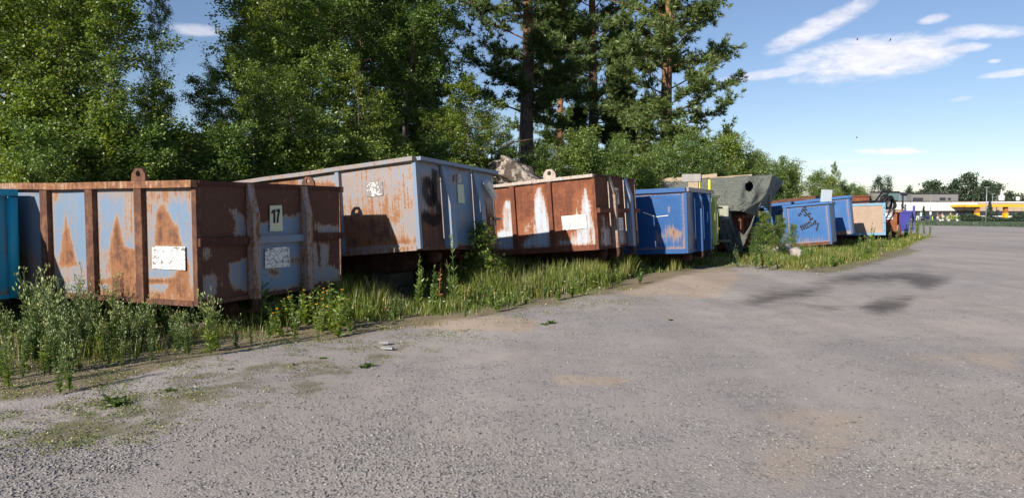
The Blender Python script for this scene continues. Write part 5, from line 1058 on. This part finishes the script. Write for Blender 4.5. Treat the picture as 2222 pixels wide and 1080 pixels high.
# grass: long blades behind, short ones towards the gravel
r = np.random.default_rng(91); N = 900000
Sx = r.uniform(-9, 46, N); Dn = r.uniform(-6.5, 4.5, N); XY = ROW0+Sx[:, None]*ROWD+Dn[:, None]*ROWN; dist = np.hypot(XY[:, 0], XY[:, 1])
U = proj(np.c_[XY, gz(XY[:, 0], XY[:, 1])]); edm = (veg_edge(U[:, 0])-U[:, 1])*dist**2/(CH*F)          # metres inside the edge of the green
pn = vnoise(np.c_[XY, np.zeros(N)], .9, 4)*.6+vnoise(np.c_[XY, np.zeros(N)], 2.6, 6)*.4
reg = np.interp(U[:, 0], [0, 300, 480, 560, 620, 1400, 1440, 1600, 1640, 1950, 2060], [.55, .6, .6, .65, .85, .95, .5, .45, .8, .8, .7])
pr = reg*sm(-.25, .7, edm+(pn-.5)*2.8)*sm(.38, .60, pn+.10*sm(.5, 1.5, edm))*np.clip(11/dist, .12, 1)*(in_sand(U) < 4)*(XY[:, 1] > 3)*(U[:, 0] > -150)
keep = r.uniform(0, 1, N) < pr*1.0; XY = XY[keep]; dist = dist[keep]; edm = edm[keep]; U = U[keep]; n = len(XY); print('grass blades', n)
hh = (.035+.27*sm(.3, 1.9, edm))*r.uniform(.4, 1.25, n)*(.35+1.1*sm(.32, .66, vnoise(np.c_[XY, np.zeros(n)], 1.7, 21)))*np.interp(U[:, 0], [0, 500, 640, 1400, 1500, 1600, 1950, 2030], [.5, .55, 1.0, .95, .5, .5, .5, .8]); base = np.c_[XY, gzn(XY[:, 0], XY[:, 1])-.005]
th = r.uniform(0, 6.28, n); ln_ = np.stack([np.cos(th), np.sin(th), np.zeros(n)], 1); wv = (.0019+.00030*dist)[:, None]*np.stack([-np.sin(th), np.cos(th), np.zeros(n)], 1); le = (hh*r.uniform(.1, .6, n))[:, None]*ln_
mid = base+le*.35+np.c_[np.zeros((n, 2)), hh*.6]; tip = base+le+np.c_[np.zeros((n, 2)), hh]
V = np.stack([base-wv, base+wv, mid-wv*.7, mid+wv*.7, tip], 1).reshape(-1, 3); b_ = np.arange(n)*5
T = np.stack([np.stack([b_, b_+1, b_+3], 1), np.stack([b_, b_+3, b_+2], 1), np.stack([b_+2, b_+3, b_+4], 1)], 1).reshape(-1, 3)
dry = np.repeat((r.uniform(0, 1, n) < np.where(edm < .6, .16, .05)).astype(int), 3)
o = mesh_obj('grass', V, T, [MAT['grass'], MAT['straw']], None, False, dry); tag(o, 'grass growing along the row of containers', 'grass', kind='stuff')
# low clover and moss leaves in the thin green patches of the gravel
N = 420000; px = r.uniform(-40, 2060, N); py = r.uniform(505, 1020, N)
patch = np.maximum.reduce([sm(-10, 25, pip(np.c_[px, py], [(880, 722), (960, 712), (1010, 728), (940, 748), (880, 742)])), .9*sm(-60, 20, pip(np.c_[px, py], [(0, 855), (560, 742), (1050, 685), (1400, 625), (1420, 640), (1000, 720), (640, 800), (300, 880), (0, 940)]))*.55, .32*sm(-30, 20, pip(np.c_[px, py], [(0, 985), (200, 930), (480, 880), (300, 960), (0, 1010)])), .5*sm(-12, 14, pip(np.c_[px, py], [(1480, 622), (1570, 625), (1560, 638), (1490, 636)])),
                           .8*sm(-20, 10, pip(np.c_[px, py], [(1080, 670), (1200, 652), (1320, 640), (1440, 650), (1300, 668), (1120, 690)])), .8*sm(-15, 10, pip(np.c_[px, py], [(1600, 575), (1960, 535), (2000, 545), (1800, 592), (1640, 588)]))])
zed = CH*F/(py-HZ); XY = np.stack([(px-CX)/F*zed*math.cos(PITCH), zed], 1); pn = vnoise(np.c_[XY, px*0], 3.2, 9)*.6+vnoise(np.c_[XY, px*0], 11, 10)*.4
keep = (r.uniform(0, 1, N) < patch*sm(.46, .64, pn)*.75); XY = XY[keep]; zed = zed[keep]; n = len(XY); print('cover', n)
P_ = np.c_[XY, gzn(XY[:, 0], XY[:, 1])+r.uniform(0, .02, n)]; th = r.uniform(0, 6.28, n); V, T = leaf_geo(P_, np.stack([np.cos(th), np.sin(th), r.uniform(0, .9, n)], 1), r.uniform(.008, .016, n)*(1+zed*.06), .6, r)
o = mesh_obj('ground_cover', V, T, [MAT['cover'], MAT['straw']], None, False, np.repeat((r.uniform(0, 1, n) < .08).astype(int), 2)); tag(o, 'thin moss and clover creeping over the gravel', 'ground cover', kind='stuff')
# scattered small flowers in the grass
g_ = Geo()
for k in range(60):
    px_, py_ = r.uniform(760, 1400), 0; py_ = float(veg_edge(px_))-r.uniform(2, 45); P0 = ground(px_, py_); m_ = 6; th = np.linspace(0, 6.28, m_); c0 = np.repeat([[P0[0], P0[1], float(gzn(P0[0], P0[1]))+r.uniform(.06, .22)]], m_, 0)
    V, T = leaf_geo(c0, np.stack([np.cos(th), np.sin(th), np.full(m_, .5)], 1), np.full(m_, .018), .7, r); g_.add(V, T, 1 if k % 9 == 0 else 0)
tag(g_.build('wild_flowers', [MAT['petal_w'], MAT['petal_p']]), 'tiny white and pink flowers in the grass', 'flowers', kind='stuff')
# loose stones on the yard
N = 46000; py = 470+ (r.uniform(0, 1, N)**.55)*640; py = np.maximum(py, 640+r.uniform(0, 440, N)*.9*(r.uniform(0, 1, N) < .9)); px = r.uniform(-60, 2290, N); zed = CH*F/(py-HZ); XY = np.stack([(px-CX)/F*zed, zed], 1)
pn = vnoise(np.c_[XY, px*0], .8, 14)*.55+vnoise(np.c_[XY, px*0], 2.4, 15)*.45
keep = (r.uniform(0, 1, N) < sm(.3, .62, pn)*.9+.1) & (zed > 2.6) & (zed < 12); XY = XY[keep]; n = len(XY); s_ = (.0032+.0065*r.uniform(0, 1, n)**2.2)*(1+.02*zed[keep])
oct_ = np.array([(1, 0, 0), (0, 1, 0), (-1, 0, 0), (0, -1, 0), (0, 0, .75), (0, 0, -.6)], float); of = np.array([(0, 1, 4), (1, 2, 4), (2, 3, 4), (3, 0, 4), (1, 0, 5), (2, 1, 5), (3, 2, 5), (0, 3, 5)])
th = r.uniform(0, 6.28, n); co, si = np.cos(th), np.sin(th); V = oct_[None]*s_[:, None, None]*r.uniform(.6, 1.35, (n, 6, 1))*np.array([1.2, .9, .8]); V = np.stack([V[..., 0]*co[:, None]-V[..., 1]*si[:, None], V[..., 0]*si[:, None]+V[..., 1]*co[:, None], V[..., 2]], -1)+np.c_[XY, gzn(XY[:, 0], XY[:, 1])+s_*.25][:, None]
m, t = newmat('loose_stones'); col = t.ramp(t.island(), [(0, (.08, .08, .088)), (.5, (.22, .215, .215)), (.9, (.29, .28, .27)), (1, (.38, .37, .35))]); principled(t, Base_Color=col, Roughness=.9)
o = mesh_obj('gravel', V.reshape(-1, 3), (of[None]+(np.arange(n)*6)[:, None, None]).reshape(-1, 3), m); tag(o, 'loose grey gravel stones on the yard', 'gravel', kind='stuff'); print('stones', n)
# broken concrete pieces at the edge of the green
for k, (px, py, a, b_, h_, rz) in enumerate([(832, 744, .11, .05, .03, .2), (840, 755, .13, .05, .018, -.1)]):
    P0 = ground(px, py); mb = MB().add([(-a/2, -b_/2, 0), (a/2*.9, -b_/2*1.1, 0), (a/2, b_/2, 0), (-a/2*.8, b_/2, 0), (-a/2*.9, -b_/2, h_*.8), (a/2*.85, -b_/2, h_), (a/2*.9, b_/2*.9, h_*.7), (-a/2*.8, b_/2*.8, h_)], [(3, 2, 1, 0), (4, 5, 6, 7), (0, 1, 5, 4), (1, 2, 6, 5), (2, 3, 7, 6), (3, 0, 4, 7)])
    o = mb.build('concrete_piece', mat_plain('pale_concrete', (.30, .30, .29), .9, 0, .2, 20)); o.location = P0; o.rotation_euler = (R(6), R(4), rz); tag(o, ['upper grey piece of broken concrete at the edge of the grass', 'flat pale piece of broken concrete lying on the gravel'][k], 'concrete')

# ------------------------------------------------------------------ far side of the road: shop, filling station, trees
DB = 245.0
def bx(px, D=DB): return (px-CX)/F*D
def bz(py, D=DB): d = ray(CX, py); return CH+d[2]/d[1]*D
GB = float(gz(bx(2050), DB)); KX = 1.0
def fbox(mb, px0, px1, py0, py1, D, th, front=0): return mb.box((bx(px0, D), D-front, bz(py1, D)), (bx(px1, D), D+th, bz(py0, D)))
gm_ = mat_plain('far_grass', (.085, .10, .055), .95, 0, .4, .4); asp = mat_plain('asphalt', (.085, .083, .082), .92, 0, .2, .3)
def strip(name, pts_px, mat, lift, lab=None):
    P0 = [ground(*p_) for p_ in pts_px]; n = len(P0)//2; V = []; 
    for a, b_ in zip(P0[:n], P0[n:][::-1]):
        for u in np.linspace(0, 1, 6): q = a*(1-u)+b_*u; V.append((q[0], q[1], float(gzn(q[0], q[1]))+lift))
    i = (np.arange(n-1)[:, None]*6+np.arange(5)[None]).ravel(); o = mesh_obj(name, V, np.stack([i, i+6, i+7, i+1], 1), mat); return tag(o, kind='structure')
strip('grass_verge', [(1960, 488), (2040, 488.5), (2120, 490), (2230, 493), (2330, 496), (2330, 484), (2230, 482.5), (2120, 480.5), (2040, 479.5), (1960, 479)], gm_, .02)
strip('road', [(1900, 478.8), (2040, 479.2), (2120, 480.2), (2330, 483.5), (2330, 477.5), (2120, 476.2), (2040, 475.8), (1900, 475.4)], asp, .03)
# tufts on the verge
r = np.random.default_rng(33); n = 5000; px = r.uniform(1985, 2240, n); py = np.interp(px, [1960, 2230], [484, 488])+r.uniform(-4.5, 4.5, n); zed = np.array([ground(a, b_) for a, b_ in zip(px[:400], py[:400])])
idx = r.integers(0, 400, n); XY = zed[idx, :2]+r.normal(0, 1.2, (n, 2)); hh = r.uniform(.12, .4, n); th = r.uniform(0, 6.28, n); wv = np.stack([np.cos(th), np.sin(th), 0*th], 1)*.05; b0 = np.c_[XY, gzn(XY[:, 0], XY[:, 1])]
o = mesh_obj('verge_grass', np.stack([b0-wv, b0+wv, b0+np.c_[r.normal(0, .1, (n, 2)), hh]], 1).reshape(-1, 3), np.arange(3*n).reshape(-1, 3), [MAT['far_leaf']]); tag(o, 'rough grass on the verge across the yard', 'grass', kind='stuff')
m_white = mat_plain('white_cladding', (.74, .71, .68), .6, 0, .04, .5); m_grey = mat_plain('grey_cladding', (.20, .195, .195), .7, 0, .08, .5); m_grey2 = mat_plain('blue_grey_cladding', (.17, .20, .24), .6, 0, .08, .5); m_dark = mat_plain('dark_glazing', (.035, .04, .05), .15, 0, .2, .8, 0, .6); m_line = mat_plain('dark_joint', (.05, .05, .05), .7); m_or = mat_plain('yellow_canopy', (.80, .42, .02), .5, 0, .05); m_br = mat_plain('orange_brown_pillar', (.35, .14, .04), .6, 0, .1); m_beige = mat_plain('beige_cladding', (.42, .33, .23), .7, 0, .08, .6); m_glass = mat_plain('green_glass', (.10, .18, .18), .12, 0, .2, .5, 0, .6)
sh = empty('shop_building', (bx(2040), DB, GB)); tag(sh, 'long white-panelled shop building with dark ground-floor glazing', 'building')
def S_(name, mb, mat): o = mb.build(name, mat, sh); o.matrix_parent_inverse = Matrix.Translation(-Vector(sh.location)); return o
S_('wall', MB().box((bx(1935), DB+.5, GB-.3), (bx(2123), DB+30, bz(437))), m_grey)
edges_ = [1938, 1974, 2003, 2033, 2062, 2092, 2121]
for a, b_ in zip(edges_[:-1], edges_[1:]): S_('white_panel', fbox(MB(), a+.7, b_-.9, 438, 457.3, DB, .49), m_white)
S_('roof_edge', fbox(MB(), 1935, 2123, 436.2, 437.8, DB, 30, .2), m_line); S_('fascia', fbox(MB(), 1938, 2121, 457.5, 459, DB, .49, .3), m_line)
for a, b_ in zip(edges_[:-1], edges_[1:]):
    mid_ = (a+b_)/2
    for q0, q1 in ((a+1, mid_-.5), (mid_+.5, b_-1)): S_('window', MB().box((bx(q0), DB+.1, GB+.5), (bx(q1), DB+.45, bz(459.2))), m_dark)
    S_('column', MB().box((bx(a-.5), DB-.1, GB-.3), (bx(a+.6), DB+.4, bz(459.2))), m_grey)
    S_('plinth', MB().box((bx(a+.7), DB+.05, GB-.3), (bx(b_-.7), DB+.4, GB+.48)), m_white if a > 2050 else m_grey)
up = empty('warehouse', (bx(2030, 275), 275, GB)); tag(up, 'grey flat-roofed hall rising behind the white shop front', 'building')
def W_(name, mb, mat): o = mb.build(name, mat, up); o.matrix_parent_inverse = Matrix.Translation(-Vector(up.location)); return o
W_('wall', MB().box((bx(1977, 276), 276.5, GB-.3), (bx(2079, 276), 300, bz(420, 276))), m_grey); W_('roof_edge', fbox(MB(), 1976, 2080, 418.8, 420, 276, 25), m_line)
for a, b_, c_, d_ in ((1980, 2002, 429, 436), (2038, 2050.5, 428.6, 434), (2056, 2062, 429, 433.6)): W_('window', fbox(MB(), a, b_, c_, d_, 276, .3, -.25), m_dark)
W_('side_wing', fbox(MB(), 1946, 1976.5, 419, 470, 280, 15), m_grey2); W_('wing_roof', MB().bar((bx(1946, 279), 279, bz(417.5, 279)), (bx(1978, 279), 279, bz(422, 279)), .4, .5), m_line)
gl = empty('glass_hall', (bx(1930, 262), 262, GB)); tag(gl, 'green glass entrance hall with steel frame beside the grey hall', 'building')
def G_(name, mb, mat): o = mb.build(name, mat, gl); o.matrix_parent_inverse = Matrix.Translation(-Vector(gl.location)); return o
G_('wall', MB().box((bx(1888, 264), 263, GB-.3), (bx(1917.5, 264), 272, bz(419, 264))), m_grey); G_('wall', MB().box((bx(1918, 264), 262.6, GB-.3), (bx(1947, 264), 272, bz(416.5, 264))), m_grey2)
for k in range(6): a = 1919+k*4.6; G_('window', fbox(MB(), a, a+4.2, 419, 434.5, 262, .5), m_glass); G_('window', fbox(MB(), a, a+4.2, 436, 456, 262, .5), m_glass)
G_('roof_edge', fbox(MB(), 1916, 1949, 414.8, 416.3, 262, 10, .4), m_line)
st = empty('filling_station', (bx(2160), DB-8, GB)); tag(st, 'filling station with yellow canopy on orange-brown pillars', 'filling station')
def T_(name, mb, mat): o = mb.build(name, mat, st); o.matrix_parent_inverse = Matrix.Translation(-Vector(st.location)); return o
D2 = DB-8
T_('canopy', MB().box((bx(2094, D2), D2, bz(448.8, D2)), (bx(2219, D2), D2+8, bz(443.8, D2))), m_or)
for px in (2125, 2187):
    T_('pillar', MB().box((bx(px-3.6, D2), D2+1, bz(462, D2)), (bx(px+3.6, D2), D2+2, bz(449, D2))), m_br); T_('pillar_base', MB().box((bx(px-4.2, D2), D2+.9, GB-.3), (bx(px+4.2, D2), D2+2.1, bz(462.2, D2))), m_or)
bb = empty('beige_building', (bx(2180, 252), 252, GB)); tag(bb, 'beige panelled building with white roof band behind the filling station', 'building')
def B_(name, mb, mat): o = mb.build(name, mat, bb); o.matrix_parent_inverse = Matrix.Translation(-Vector(bb.location)); return o
B_('wall', MB().box((bx(2124, 252), 252.6, GB-.3), (bx(2330, 252), 270, bz(440, 252))), m_beige); B_('roof_band', fbox(MB(), 2150, 2330, 437.2, 439.9, 252, 18), m_white)
for k in range(9): a = 2126+k*18; B_('panel', fbox(MB(), a, a+17.2, 440.5, 458, 252, .55), m_beige); B_('window', fbox(MB(), a, a+17.2, 459, 467.5, 252, .55), m_dark); B_('plinth', fbox(MB(), a, a+17.2, 468, 473, 252, .55), m_white)
for (px, y0, y1, w_, lab) in ((2171, 423, 435, 6.0, 'large white roof tank with two slim pipes'), (2206.5, 426.5, 435, 3.9, 'smaller white roof tank on the beige building')):
    D3 = 256; tk = empty('roof_tank', (bx(px, D3), D3, bz(437.2, D3))); tag(tk, lab, 'tank'); rr = w_/F*D3; h0 = (y1-y0)/F*D3
    MB().tube([(0, 0, .35), (0, 0, .4+h0*.8), (0, 0, .35+h0*.95), (0, 0, .35+h0)], [rr, rr, rr*.8, rr*.3], 16).build('drum', m_white, tk, True)
    for k in range(3): MB().box((rr*.7*math.cos(k*2.1)-.1, rr*.7*math.sin(k*2.1)-.1, -.05), (rr*.7*math.cos(k*2.1)+.1, rr*.7*math.sin(k*2.1)+.1, .36)).build('foot', m_grey, tk)
    if w_ > 5: 
        for dx_, hh_ in ((-.2, 2.2), (.35, 1.7)): MB().tube([(dx_, 0, h0+.2), (dx_, 0, h0+hh_)], .14, 8).build('pipe', m_white, tk)
# lamp posts
m_pole = mat_plain('galvanised_pole', (.30, .32, .32), .5, .4, .1)
for (px, top, base, D_, kind_, lab) in ((2138.5, 407, 483, 165, 1, 'tall grey lamp post in front of the dark spruce'), (2151.5, 421, 474, 240, 1, 'lamp post just right of the dark spruce'), (2161, 427, 474, 244, 1, 'shorter lamp post nearest the big white roof tank'), (2018, 421, 476, 232, 0, 'thin pole before the white panels'), (1864.5, 400, 474, 215, 2, 'curved-arm street lamp above the brown container'), (1880, 412, 474, 240, 1, 'small lamp post beside the curved-arm street lamp')):
    X = bx(px, D_); z0 = float(gzn(X, D_)); z1 = bz(top, D_); lp = empty('street_lamp', (X, D_, z0)); tag(lp, lab, 'lamp post'); MB().tube([(0, 0, -.1), (0, 0, (z1-z0)*.5), (0, 0, z1-z0)], [.13, .10, .08], 8).build('pole', m_pole, lp, True)
    if kind_ == 1: MB().box((-.5, -.15, z1-z0+.002), (.5, .15, z1-z0+.16)).build('lamp_head', m_pole, lp)
    if kind_ == 2: MB().tube([(0, 0, z1-z0), (-.3, 0, z1-z0+.5), (-.9, 0, z1-z0+.75), (-1.5, 0, z1-z0+.7)], .07, 6).build('arm', m_pole, lp, True); MB().box((-2.0, -.12, z1-z0+.58), (-1.45, .12, z1-z0+.74)).build('lamp_head', m_pole, lp)
# cars on the forecourt
def car(px, py, paint, label, rz=0, tall=1.0):
    P0 = ground(px, py); root = empty('parked_car', (P0[0], P0[1], float(gzn(P0[0], P0[1]))+.03), rz); tag(root, label, 'car', 'cars parked before the shop')
    prof = [(-2.1, .35), (-2.12, .75), (-1.95, .92), (-1.1, 1.0), (-.55, 1.42*tall), (.9, 1.46*tall), (1.7, 1.02), (2.1, .95), (2.14, .4), (1.75, .3), (-1.75, .3)]
    MB().prism([(x, -.85, z) for x, z in prof], (0, 1.7, 0)).build('body', paint, root)
    for wn in ([(-.98, 1.02), (-.52, 1.36*tall), (.12, 1.38*tall), (.12, 1.02)], [(.2, 1.02), (.2, 1.38*tall), (.86, 1.38*tall), (1.45, 1.04)]): MB().prism([(x, -.86, z) for x, z in wn], (0, .008, 0)).build('window', m_dark, root)
    for x in (-1.3, 1.35):
        for y in (-.80, .66): wh = MB().tube([(x, y-.08, .32), (x, y+.22, .32)], .32, 14).build('wheel', MAT['rubber'], root); MB().tube([(x, y-.09, .32), (x, y-.082, .32)], .19, 10).build('rim', m_pole, wh)
    for y in (-.6, .6): MB().box((-2.14, y-.18, .62), (-2.10, y+.18, .76)).build('headlight', m_white, root); MB().box((2.10, y-.15, .7), (2.145, y+.15, .85)).build('tail_light', m_br, root)
car(2013, 478.6, mat_plain('dark_blue_car_paint', (.03, .045, .09), .25, .3, .05, 1, 0, .5), 'dark blue car parked before the white shop front', .06); car(2033, 478.4, mat_plain('dark_red_car_paint', (.07, .02, .035), .25, .3, .05, 1, 0, .5), 'dark wine-red car parked behind the dark blue car', -.08)
car(2056, 478.2, mat_plain('green_car_paint', (.06, .13, .08), .25, .3, .05, 1, 0, .5), 'dull green car among the white tubs on the forecourt', .04)
r = np.random.default_rng(12); cols = [((.75, .74, .7), 'white'), ((.28, .42, .06), 'lime-green'), ((.60, .14, .05), 'orange-red'), ((.06, .16, .05), 'dark green'), ((.75, .74, .7), 'white')]
for k in range(26):
    px = 2036+k*1.95+r.normal(0, .8); P0 = ground(px, 478.9+r.uniform(-.4, .6)); cn = cols[k % 5]; root = empty('potted_plant', (P0[0], P0[1], float(gzn(P0[0], P0[1]))+.03)); tag(root, 'potted plant with %s top displayed on the forecourt' % cn[1], 'potted plant', 'potted plants on the forecourt')
    MB().tube([(0, 0, 0), (0, 0, .4)], [.28, .38], 8).build('pot', m_white if k % 2 else m_line, root)
    n = 60; q = unit(r.normal(0, 1, (n, 3)))*r.uniform(.2, 1, (n, 1))*np.array([.45, .45, .5+.25*(k % 3)])+np.array([0, 0, .8+.15*(k % 3)]); V, T = leaf_geo(q, r.normal(0, 1, (n, 3)), r.uniform(.2, .4, n), .8, r); mesh_obj('foliage', V, T, mat_plain('display_'+cn[1], cn[0], .8), root)
for (px, py, w_, h_, c_, lab) in ((1997.5, 471.5, 4.5, 9, (.42, .55, .56), 'pale blue-green sign board beside the conical thuja'), (1990.5, 478.5, 6, 9, (.66, .66, .64), 'small white sign board with dark mark at the skip'), (2018, 468, 4, 7, (.6, .62, .66), 'small pale sign on the thin pole'), (2092.5, 479, 5, 9, (.55, .26, .16), 'brown display board by the hedge'), (2098.5, 479, 3, 8.5, (.62, .60, .56), 'pale display board beside the brown one'), (2022.3, 478.6, 2.2, 8.5, (.35, .55, .05), 'lime-green upright banner before the dark blue car'), (2102, 480.4, 2.4, 8, (.45, .6, .05), 'lime-green upright banner by the hedge'), (2110, 480.6, 4, 5, (.75, .2, .08), 'orange-red display crate by the hedge')):
    D_ = 205; X = bx(px, D_); z0 = float(gzn(X, D_)); zz = z0 if py > 477 else bz(py, D_); root = empty('sign_board', (X, D_, z0)); tag(root, lab, 'sign')
    MB().box((-w_/2/F*D_, -.06, zz-z0+.25), (w_/2/F*D_, .06, zz-z0+.25+h_/F*D_)).build('board', mat_plain('board_paint', c_, .6, 0, .1), root); MB().box((-.06, .07, -.1), (.06, .17, zz-z0+.3+h_/F*D_*.8)).build('post', m_pole, root)
# far trees, hedge and thuja
def far_tree(px, top, D_, wpx, label, seed, kind_='round', base=None):
    X = bx(px, D_); z0 = float(gzn(X, D_)); h_ = bz(top, D_)-z0; cr = wpx/2/F*D_; r = np.random.default_rng(seed); root = empty('far_tree', (X, D_, z0)); tag(root, label, 'tree')
    V, Q = tube_np([(0, 0, -.2), (r.normal(0, .2), 0, h_*.5), (0, 0, h_*.93)], [.28, .2, .06], 6); mesh_obj('trunk', V, Q, MAT['bark_twig'], root, True)
    n = int(2600 if kind_ != 'cone' else 1800); nc = 30; 
    if kind_ == 'cone': tt = r.uniform(.03, 1, n)**1.0; a = r.uniform(0, 6.28, n); rad = cr*(1-tt)*r.uniform(.6, 1.05, n)*(.8+.3*np.sin(tt*40+a)); P_ = np.stack([rad*np.cos(a), rad*np.sin(a), tt*h_], 1)
    else:
        lo = .30 if kind_ == 'pine' else .12; cz = r.uniform(lo, .95, nc); ca = r.uniform(0, 6.28, nc); cr_ = cr*np.sin(math.pi*np.clip((cz-lo)/(1-lo)*.75+.22, 0, 1))*r.uniform(.35, .95, nc); C_ = np.stack([cr_*np.cos(ca), cr_*np.sin(ca), cz*h_], 1); i = r.integers(0, nc, n); P_ = C_[i]+r.normal(0, 1, (n, 3))*np.array([cr*.24, cr*.24, h_*.035+cr*.05])
        P_[:, 2] = np.clip(P_[:, 2], .3, h_*1.02)
    V, T = leaf_geo(P_, r.normal(0, 1, (n, 3)), r.uniform(.45, .95, n)*np.clip(cr/4, .4, 1.2), .7, r); mesh_obj('crown', V, T, MAT['far_leaf'], root)
for k, (px, top, D_, wpx, kind_, lab) in enumerate([(1904, 381, 300, 30, 'pine', 'tall dark pine above the glass entrance hall'), (1924, 383, 302, 26, 'pine', 'second dark pine just right of the tall one above the glass hall'), (1970, 403, 310, 24, 'pine', 'small rounded pine behind the grey hall'), (2022, 392, 320, 52, 'pine', 'spreading dark pine behind the middle of the grey hall'), (2000, 412, 330, 40, 'round', 'low dark tree left of the spreading pine'), (2075, 390, 320, 50, 'round', 'dark tree at the end of the grey hall'), (2100, 378, 315, 56, 'pine', 'highest dark pine behind the white shop front'), (2122, 398, 310, 50, 'round', 'broad dark tree behind the filling station pillar'), (2140, 392, 318, 44, 'pine', 'dark pine behind the tall lamp post'), (2160, 396, 330, 40, 'round', 'tree left of the big white roof tank'), (2186, 416, 335, 40, 'round', 'tree between the two white roof tanks'), (2216, 419, 330, 44, 'round', 'tree right of the smaller roof tank'), (2060, 412, 325, 50, 'round', 'low tree behind the right end of the grey hall'), (1868, 416, 240, 34, 'round', 'green tree below the curved-arm street lamp'), (1843, 405, 150, 30, 'round', 'green tree closing the far end of the hedge'), (1946, 420, 300, 30, 'round', 'low tree behind the glass hall'),
        (2003, 448, 236, 12, 'cone', 'slim conical thuja before the white panels'), (2146, 437, 200, 26, 'cone', 'dark spruce standing in front of the filling station'), (1957, 424, 240, 10, 'cone', 'thin dark conifer beside the glass hall')]): far_tree(px, top, D_, wpx, lab, 900+k, kind_)
for k, (px, top, wpx) in enumerate([(2098, 463, 40), (2112, 466, 34), (2126, 470, 30), (2140, 471, 34), (2158, 471, 36), (2176, 473, 40), (2196, 473, 40), (2212, 461, 36), (2230, 468, 40), (2185, 475, 36)]):
    D_ = 190; X = bx(px, D_); z0 = float(gzn(X, D_)); h_ = bz(top, D_)-z0; r = np.random.default_rng(950+k); n = 1500; q = unit(r.normal(0, 1, (n, 3)))*r.uniform(.35, 1, (n, 1))**.6*np.array([wpx/2/F*D_, 1.4, h_*.55]); q[:, 2] = np.abs(q[:, 2]+h_*.45); V, T = leaf_geo(q, r.normal(0, 1, (n, 3)), r.uniform(.2, .4, n), .75, r)
    root = empty('hedge_shrub', (X, D_, z0)); tag(root, 'dark clipped shrub in the hedge before the filling station', 'shrub', 'hedge shrubs before the filling station'); mesh_obj('foliage', V, T, MAT['far_leaf'], root); V, Q = tube_np([(0, 0, -.1), (0, 0, h_*.6)], [.08, .04], 5); mesh_obj('stem', V, Q, MAT['bark_twig'], root)
# birds far up
for k, (px, py, D_) in enumerate([(1597, 187, 70), (1859, 299, 120), (1860, 86, 150), (1932, 87, 150)]):
    P0 = at(px, py, D_); o = MB().add([(-.45, 0, .02), (-.22, .05, .12), (0, .12, .0), (.22, .05, .12), (.45, 0, .02), (.2, -.06, .1), (0, -.2, 0), (-.2, -.06, .1), (0, .0, -.07)], [(0, 1, 7), (1, 2, 6, 7), (2, 3, 5, 6), (3, 4, 5), (2, 8, 6), (6, 8, 2)]).build('bird', MAT['black']); o.location = P0; o.rotation_euler = (R(25), R(20*k), R(40*k)); tag(o, 'small dark bird gliding in the open sky', 'bird', 'birds in the sky')
drop_protos()
